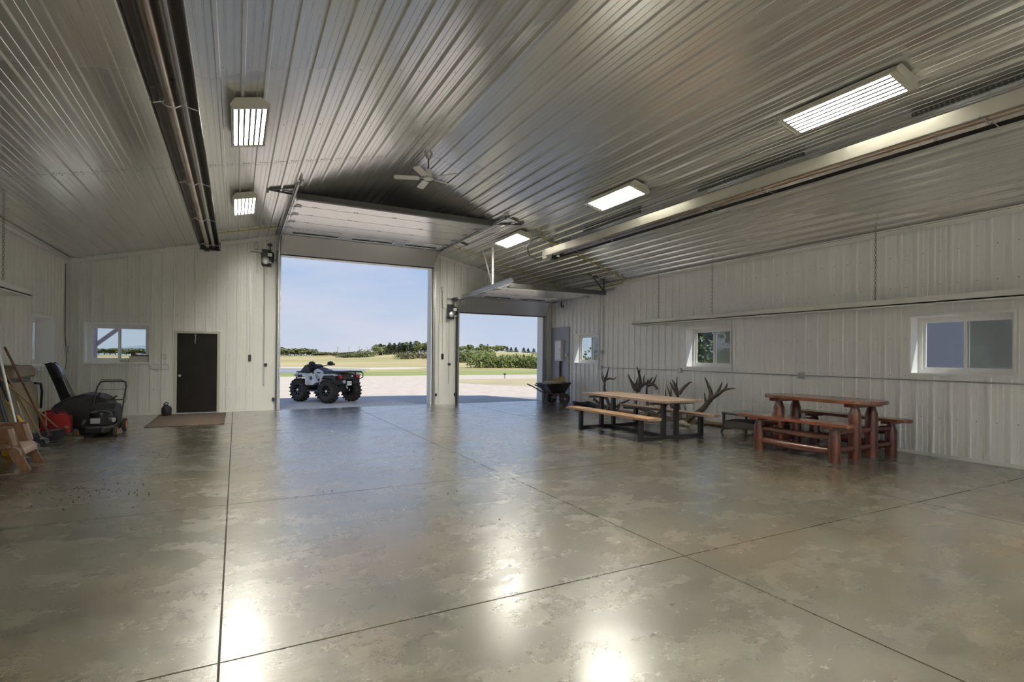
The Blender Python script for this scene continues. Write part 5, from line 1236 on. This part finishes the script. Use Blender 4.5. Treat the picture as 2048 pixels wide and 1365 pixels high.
def field_mat():
    m = bpy.data.materials.new('field grass'); m.use_nodes = True; t = m.node_tree; b = t.nodes['Principled BSDF']; b.inputs['Roughness'].default_value = .95; b.inputs['Specular IOR Level'].default_value = .1
    geo = N(t, 'ShaderNodeNewGeometry'); s = N(t, 'ShaderNodeSeparateXYZ'); t.links.new(geo.outputs['Position'], s.inputs[0])
    def nz_(sc, st, d=6):
        mpn = N(t, 'ShaderNodeMapping'); mpn.inputs['Scale'].default_value = st; t.links.new(geo.outputs['Position'], mpn.inputs[0])
        n = N(t, 'ShaderNodeTexNoise'); n.inputs['Scale'].default_value = sc; n.inputs['Detail'].default_value = d; t.links.new(mpn.outputs[0], n.inputs['Vector']); return n.outputs['Fac']
    ad = N(t, 'ShaderNodeMath', operation='MULTIPLY_ADD'); t.links.new(nz_(.08, (1, 1, 1), 3), ad.inputs[0]); ad.inputs[1].default_value = 14; t.links.new(s.outputs['Y'], ad.inputs[2])
    mr = N(t, 'ShaderNodeMapRange'); mr.inputs['From Min'].default_value = 30; mr.inputs['From Max'].default_value = 330; t.links.new(ad.outputs[0], mr.inputs['Value'])
    r = N(t, 'ShaderNodeValToRGB'); t.links.new(mr.outputs[0], r.inputs[0]); E_ = r.color_ramp.elements
    E_[0].position = 0; E_[0].color = (.30, .34, .13, 1); E_[1].position = 1; E_[1].color = (.40, .34, .17, 1)
    for p_, c_ in ((.085, (.31, .36, .13)), (.115, (.46, .41, .22)), (.22, (.52, .44, .24)), (.34, (.40, .38, .18)), (.42, (.55, .45, .24)), (.7, (.47, .39, .20))): E_.new(p_).color = c_+(1,)
    r2 = N(t, 'ShaderNodeValToRGB'); t.links.new(nz_(.25, (.25, 1, 1)), r2.inputs[0]); r2.color_ramp.elements[0].position = .3; r2.color_ramp.elements[1].position = .7
    r2.color_ramp.elements[0].color = (.72, .72, .68, 1); r2.color_ramp.elements[1].color = (1.12, 1.12, 1.1, 1)
    x = N(t, 'ShaderNodeMix', data_type='RGBA', blend_type='MULTIPLY'); x.inputs[0].default_value = 1; t.links.new(r.outputs[0], x.inputs[6]); t.links.new(r2.outputs[0], x.inputs[7]); t.links.new(x.outputs[2], b.inputs['Base Color'])
    return m
M['field'] = field_mat()
def st(o, label, cat): o['kind'] = 'structure'; return tag(o, label, cat)
st(MB().box(-1.0, 5.9, YF-.01, 20.7, -.35, GZ).prism([(5.9, YF-.01), (10.9, YF-.01), (10.9, 17.5), (10.4, 17.8), (7.97, 19.67), (6.8, 20.3), (5.9, 20.7)], -.35, GZ, 'z').build('concrete_apron', 'apron'), 'concrete apron in shade outside the two garage doors', 'pavement')  # real apron, its outer edge shaped along the building's shadow line
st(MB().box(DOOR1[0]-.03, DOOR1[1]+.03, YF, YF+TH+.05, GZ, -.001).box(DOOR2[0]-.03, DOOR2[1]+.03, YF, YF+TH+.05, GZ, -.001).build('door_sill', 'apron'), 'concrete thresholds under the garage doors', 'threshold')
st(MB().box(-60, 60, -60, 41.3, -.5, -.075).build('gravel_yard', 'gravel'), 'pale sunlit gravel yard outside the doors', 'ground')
st(MB().prism([(11.9, 29.2), (12.6, 27.2), (14.4, 24.5), (22, 21.5), (34, 21), (34, 33.0), (19.5, 33.4), (13.9, 33.9), (12.2, 31.5)], -.2, -.068, 'z').build('dry_grass_island', 'dry'), 'strip of dry grass in the gravel seen through the small door', 'ground')
def hz(x, y):
    d = math.hypot(x, y); az = math.degrees(math.atan2(x, y))
    h = -.08
    if d > 60:
        k = min(1, (d-60)/120); 
        h += k*(.6+ .4*math.sin(x*.013)+.3*math.sin(y*.017+1))
        a = math.exp(-((az-19)/7)**2); h += min(1, max(0, (d-90)/110))*2.0*a
        a = math.exp(-((az-28)/6)**2); h += min(1, max(0, (d-75)/110))*2.2*a
    if d > 400: h -= (d-400)*.004
    return h
fm = MB(); ysr = [41.2, 44, 48, 53, 60, 68, 78, 90, 105, 125, 150, 180, 220, 270, 340, 430, 560, 800, 1300, 2500]
azs = [-62+2.4*i for i in range(60)]
for y in ysr:
    for a in azs:
        x = y*math.tan(math.radians(max(-80, min(80, a*.98)))); fm.v.append((x, y, hz(x, y)))
n = len(azs)
for j in range(len(ysr)-1):
    for i in range(n-1): fm.f.append((j*n+i, j*n+i+1, (j+1)*n+i+1, (j+1)*n+i))
st(fm.build('field', 'field', smooth=True), 'golden and green rolling field beyond the gravel yard', 'field')
side = MB()
side.quad((60, -60, -.09), (900, -60, -.09), (900, 41.3, -.09), (60, 41.3, -.09)); side.quad((-900, -60, -.09), (-60, -60, -.09), (-60, 41.3, -.09), (-900, 41.3, -.09))
side.quad((-900, -900, -.09), (900, -900, -.09), (900, -60, -.09), (-900, -60, -.09))
st(side.build('side_field', 'field'), 'open field around the yard out of view', 'field')
st(MB().prism([(-14, 50), (6, 49.5), (11.3, 52), (12.2, 57), (9, 63.5), (2, 66), (-12, 64)], -.2, -.045, 'z').build('pond', 'water'), 'grey pond edge in the grass left of the quad bike', 'pond')
st(MB().prism([(2, 67.2), (9.5, 65), (13.5, 60), (20, 62.5), (24, 68), (21, 68.2), (17, 66), (13.2, 64.3), (10.5, 69.5), (2, 71.5)], -.2, .0, 'z').build('pale_track', 'track'), 'pale track curving past the pond', 'track')
hl = MB(); prev = None
for i in range(41):
    a = math.radians(-40+52*i/40); r_ = 2300; h = 34+10*math.sin(i*.5)+5*math.sin(i*1.3)
    if i > 28: h *= max(.2, 1-(i-28)/12)
    c = (r_*math.sin(a), r_*math.cos(a)); c2 = ((r_+900)*math.sin(a), (r_+900)*math.cos(a))
    cur = ((c[0], c[1], -12), (c2[0], c2[1], h+1.5))
    if prev: hl.quad(prev[0], cur[0], cur[1], prev[1])
    prev = cur
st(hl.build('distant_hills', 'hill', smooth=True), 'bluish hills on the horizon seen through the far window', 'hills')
# ------------------------------------------------------------------ trees
def crown_mesh(kind, n, seed, lf=.16):
    rnd = random.Random(seed); m = MB()
    lobes = []
    if kind == 'spruce':
        for i in range(n):
            z = rnd.random()**.8; r = (1-z)*.26+.012; a = rnd.random()*2*PI; rr = r*math.sqrt(rnd.random())
            c = Vector((rr*math.cos(a), rr*math.sin(a), .1+.9*z)); d = Vector((math.cos(a), math.sin(a), -.3)); s = Vector((-math.sin(a), math.cos(a), 0))
            l = .07+.1*(1-z); w = .03+.03*(1-z)
            m.quad(c-s*w, c+s*w, c+d*l+s*w*.3, c+d*l-s*w*.3)
    else:
        nl = 7 if kind == 'tree' else 10
        for i in range(nl):
            if kind == 'tree': lobes.append((Vector((rnd.uniform(-.17, .17), rnd.uniform(-.17, .17), rnd.uniform(.42, .86))), rnd.uniform(.13, .21)))
            else: lobes.append((Vector((rnd.uniform(-.45, .45), rnd.uniform(-.3, .3), rnd.uniform(.18, .68))), rnd.uniform(.2, .34)))
        for i in range(n):
            c0, r0 = rnd.choice(lobes)
            d = Vector((rnd.gauss(0, 1), rnd.gauss(0, 1), rnd.gauss(0, 1))).normalized(); c = c0+d*r0*rnd.uniform(.6, 1.05)
            if c.z < .03: c.z = .03+rnd.random()*.1
            u = Vector((rnd.gauss(0, 1), rnd.gauss(0, 1), rnd.gauss(0, 1))).normalized(); v = u.cross(d)
            if v.length < 1e-3: continue
            v.normalize(); s = lf*rnd.uniform(.25, .55)
            m.quad(c-u*s*.5, c+v*s*.35, c+u*s*.5, c-v*s*.35)
    return m
def trunk(kind, seed):
    rnd = random.Random(seed); m = MB()
    if kind == 'bush':
        for i in range(6): a = rnd.random()*6.28; m.tube([(0.1*math.cos(a), .1*math.sin(a), 0), (.3*math.cos(a), .25*math.sin(a), .45)], [.014, .006], 5)
    else:
        m.tube([(0, 0, 0), (.01, 0, .4), (0, .01, .8)], [.022, .016, .006], 6)
        if kind == 'tree':
            for i in range(5): a = rnd.random()*6.28; z = rnd.uniform(.3, .6); m.tube([(0, 0, z), (.15*math.cos(a), .15*math.sin(a), z+.2)], [.010, .004], 4)
    return m
PROT = {}
def proto(kind, seed, leafm, n, lf):
    key = (kind, seed, leafm)
    if key not in PROT:
        a = crown_mesh(kind, n, seed, lf); b = trunk(kind, seed)
        oa = a.build('foliage', leafm); ob = b.build('trunk', 'bark')
        PROT[key] = (oa.data, ob.data); bpy.data.objects.remove(oa); bpy.data.objects.remove(ob)
    return PROT[key]
def tree(nm, kind, seed, leafm, x, y, z, h, w, label, group, n=420, lf=.16):
    me, mt = proto(kind, seed, leafm, n, lf)
    r = bpy.data.objects.new(nm, None); COL.objects.link(r); r.location = (x, y, z); r.rotation_euler = (0, 0, random.uniform(0, 6.28) if kind != 'bush' else random.uniform(-.5, .5)); r.scale = (w, w, h)
    tag(r, label, 'bush' if kind == 'bush' else 'tree', group)
    for q, n_ in ((me, 'foliage'), (mt, 'trunk')):
        o = bpy.data.objects.new(n_, q); COL.objects.link(o); o.parent = r
def polar(px, d):     # a bearing given in degrees from +y
    a = math.radians(px); return d*math.sin(a), d*math.cos(a)
random.seed(11)
for i in range(34):       # long poplar belt on the left horizon
    b_ = 1.0+12.4*i/33*.55+random.uniform(-.1, .1); d = 330+random.uniform(-14, 14); x, y = polar(b_, d)
    tree('poplar_tree', 'tree', 1+i % 4, 'leaf', x, y, hz(x, y)-.6, random.uniform(4.3, 5.6) if i < 30 else 3, 9.5, 'grey green poplar in the long belt on the horizon above the quad bike', 'poplars on the left horizon', 300, .42)
for i in range(30):       # belt seen through the far window and beyond
    b_ = -15+11*i/29; d = 380+random.uniform(-10, 10); x, y = polar(b_, d)
    tree('poplar_tree', 'tree', 1+i % 4, 'leaf', x, y, hz(x, y)-.5, random.uniform(3.0, 4.6), 12, 'low tree of the horizon belt seen through the far window', 'trees seen through the far window', 300, .42)
for i in range(18):       # low distant bits between
    b_ = 7.8+4.6*i/17; d = 420; x, y = polar(b_, d)
    tree('poplar_tree', 'tree', 1+i % 4, 'leaf', x, y, hz(x, y)-1.2, random.uniform(2.4, 3.8), 9, 'tiny tree in the lowest part of the horizon right of the handlebars', 'tiny horizon trees', 300, .42)
for i in range(13):      # brush clump middle
    b_ = 9.9+2.9*i/12; d = 165+random.uniform(-8, 8); x, y = polar(b_, d)
    tree('brush_shrub', 'bush', 5+i % 3, 'leafr' if i < 4 else 'leaf', x, y, hz(x, y)-.1, random.uniform(1.6, 2.7) if i > 3 else 1.3, 3.6, 'bare grey brown shrub clump in the middle of the golden field', 'shrubs in the golden field', 420, .3)
tree('lone_tree', 'tree', 2, 'leaf', *polar(9.2, 150), hz(*polar(9.2, 150)), 2.0, 3.0, 'single small tree left of the grey brown shrub clump', None, 420, .3)
for i in range(40):      # wooded rise on the right of the large door
    b_ = 13.3+5.6*i/39+random.uniform(-.1, .1); d = 205+random.uniform(-22, 22); x, y = polar(b_, d); k = random.random()
    if k < .45: tree('spruce_tree', 'spruce', 9+i % 3, 'needle', x, y, hz(x, y)-.2, random.uniform(3.6, 4.8), 6.5, 'dark spruce on the wooded rise right of the large doorway view', 'spruces on the wooded rise', 380)
    else: tree('poplar_tree', 'tree', 1+i % 4, 'leaf', x, y, hz(x, y)-.3, random.uniform(3.2, 4.6), 5.5, 'green poplar on the wooded rise right of the large doorway view', 'poplars on the wooded rise', 420, .38)
for i in range(9):
    b_ = 15.8+2.9*i/8; d = 120+random.uniform(-5, 5); x, y = polar(b_, d)
    tree('willow_bush', 'bush', 5+i % 3, 'leafr' if i % 3 else 'leaf', x, y, hz(x, y)-.1, random.uniform(1.4, 2.2), 2.5, 'greyish shrub at the foot of the wooded rise', 'shrubs below the wooded rise', 420, .32)
# small doorway: willow rows and skyline trees
for i in range(26):
    b_ = 20.6+9.6*i/25+random.uniform(-.15, .15); d = 240+random.uniform(-12, 12); x, y = polar(b_, d); k = random.random()
    if k < .3: tree('spruce_tree', 'spruce', 9+i % 3, 'needle', x, y, hz(x, y)-.3, random.uniform(3.2, 5.2) if i < 17 else 3, 5, 'dark spruce on the skyline in the small doorway', 'skyline spruces in the small doorway', 380)
    elif i < 18: tree('poplar_tree', 'tree', 1+i % 4, 'leafb', x, y, hz(x, y)-.3, random.uniform(2.6, 4.2), 6, 'green tree on the skyline in the small doorway', 'skyline trees in the small doorway', 420, .38)
for i in range(10):
    b_ = 21.4+3.6*i/9; d = 96+random.uniform(-4, 4); x, y = polar(b_, d)
    tree('willow_bush', 'bush', 5+i % 3, 'leafb' if i % 2 else 'leaf', x, y, hz(x, y)-.1, random.uniform(2.3, 3.0), 2.9, 'paler willow bush in the rear row seen through the small door', 'rear willow row', 560, .30)
for i in range(14):
    b_ = 23.8+7.2*i/13; d = 70+random.uniform(-1.5, 1.5); x, y = polar(b_, d)
    tree('willow_bush', 'bush', 5+i % 3, 'leafb', x, y, hz(x, y)-.15, random.uniform(1.9, 2.7), 2.1, 'bright green willow bush in the front row seen through the small door', 'front willow row', 700, .28)
# hedge outside the right wall windows
for i, (x, y, h, w) in enumerate(((17.5, 17.0, 4.6, 4.6), (19.0, 14.6, 5.2, 5), (20.5, 12.2, 5, 5), (16.5, 20.5, 2.6, 4), (22.5, 10.5, 4.6, 5))):
    tree('garden_tree', 'tree' if i < 3 else 'bush', 2+i if i < 3 else 5, 'leafd', x, y, -.3, h, w*(1 if i < 3 else .7), ('nearest dark leafy tree outside the middle window', 'second dark leafy tree outside the middle window', 'third dark leafy tree outside the middle window', 'low green bush outside the corner window', 'dark bush outside, right of the middle window view')[i], None, 1500, .16)
for i, (x, y) in enumerate(((17.2, 15.4), (18.3, 13.0), (16.2, 12.6))):
    tree('garden_bush', 'bush', 5+i, 'leafd', x, y, -.1, 2.6, 2.6, ('dark bush at the left of the middle window view', 'dark bush at the right of the middle window view', 'dark bush nearest the middle window')[i], None, 900, .15)
# grey shed outside the near window
sh = thing('grey_shed', (17.5, 7.2, 0), 'plain grey shed outside the near right window', 'shed')
MB().box(15.5, 19.5, 4.6, 9.2, -.1, 3.4).build('wall', 'shed', sh)
MB().prism([(15.2, 3.4), (19.8, 3.4), (17.5, 4.5)], 4.3, 9.5, 'y').build('roof', 'shed', sh)
MB().bar((15.46, 4.6, .72), (15.46, 9.2, .95), .04, .08).build('side_rail', 'greybox', sh)
# braced post outside the far window
t = thing('braced_post', (-3.42, 18.0, -.08), 'weathered post with diagonal brace outside the far window', 'post')
MB().box(-3.52, -3.36, 17.9, 18.05, -.08, 3.4).build('post', 'purple', t)
MB().bar((-3.40, 17.97, 1.74), (-2.55, 17.97, 2.52), .09, .12, (0, 1, 0)).build('brace', 'purple', t)
MB().bar((-3.52, 17.97, 3.3), (.0, 17.97, 3.3), .10, .16).build('beam', 'purple', t)
p = thing('marker_post', (17.0, 32.5, -.06), 'tiny dark marker on a stake in the gravel, seen through the small door', 'marker')
MB().bar((17.3, 34.0, -.06), (17.3, 34.0, .22), .03, .03).build('stake', 'dark', p)
MB().box(17.2, 17.4, 33.98, 34.02, .2, .3).build('plate', 'dark', p)
for i, (b_, h) in enumerate(((9.35, 5.2), (10.5, 5.8), (11.5, 5.8), (12.3, 5.4))):
    x, y = polar(b_, 420); o = thing('utility_pole', (x, y, 0), ('leftmost distant utility pole on the horizon', 'second distant utility pole from the left', 'third distant utility pole from the left', 'rightmost distant utility pole on the horizon')[i], 'pole', 'distant utility poles')
    MB().box(x-.15, x+.15, y-.15, y+.15, -1, h+2.5).build('pole', 'bark', o); MB().box(x-.9, x+.9, y-.1, y+.1, h+1.9, h+2.1).build('crossarm', 'bark', o)
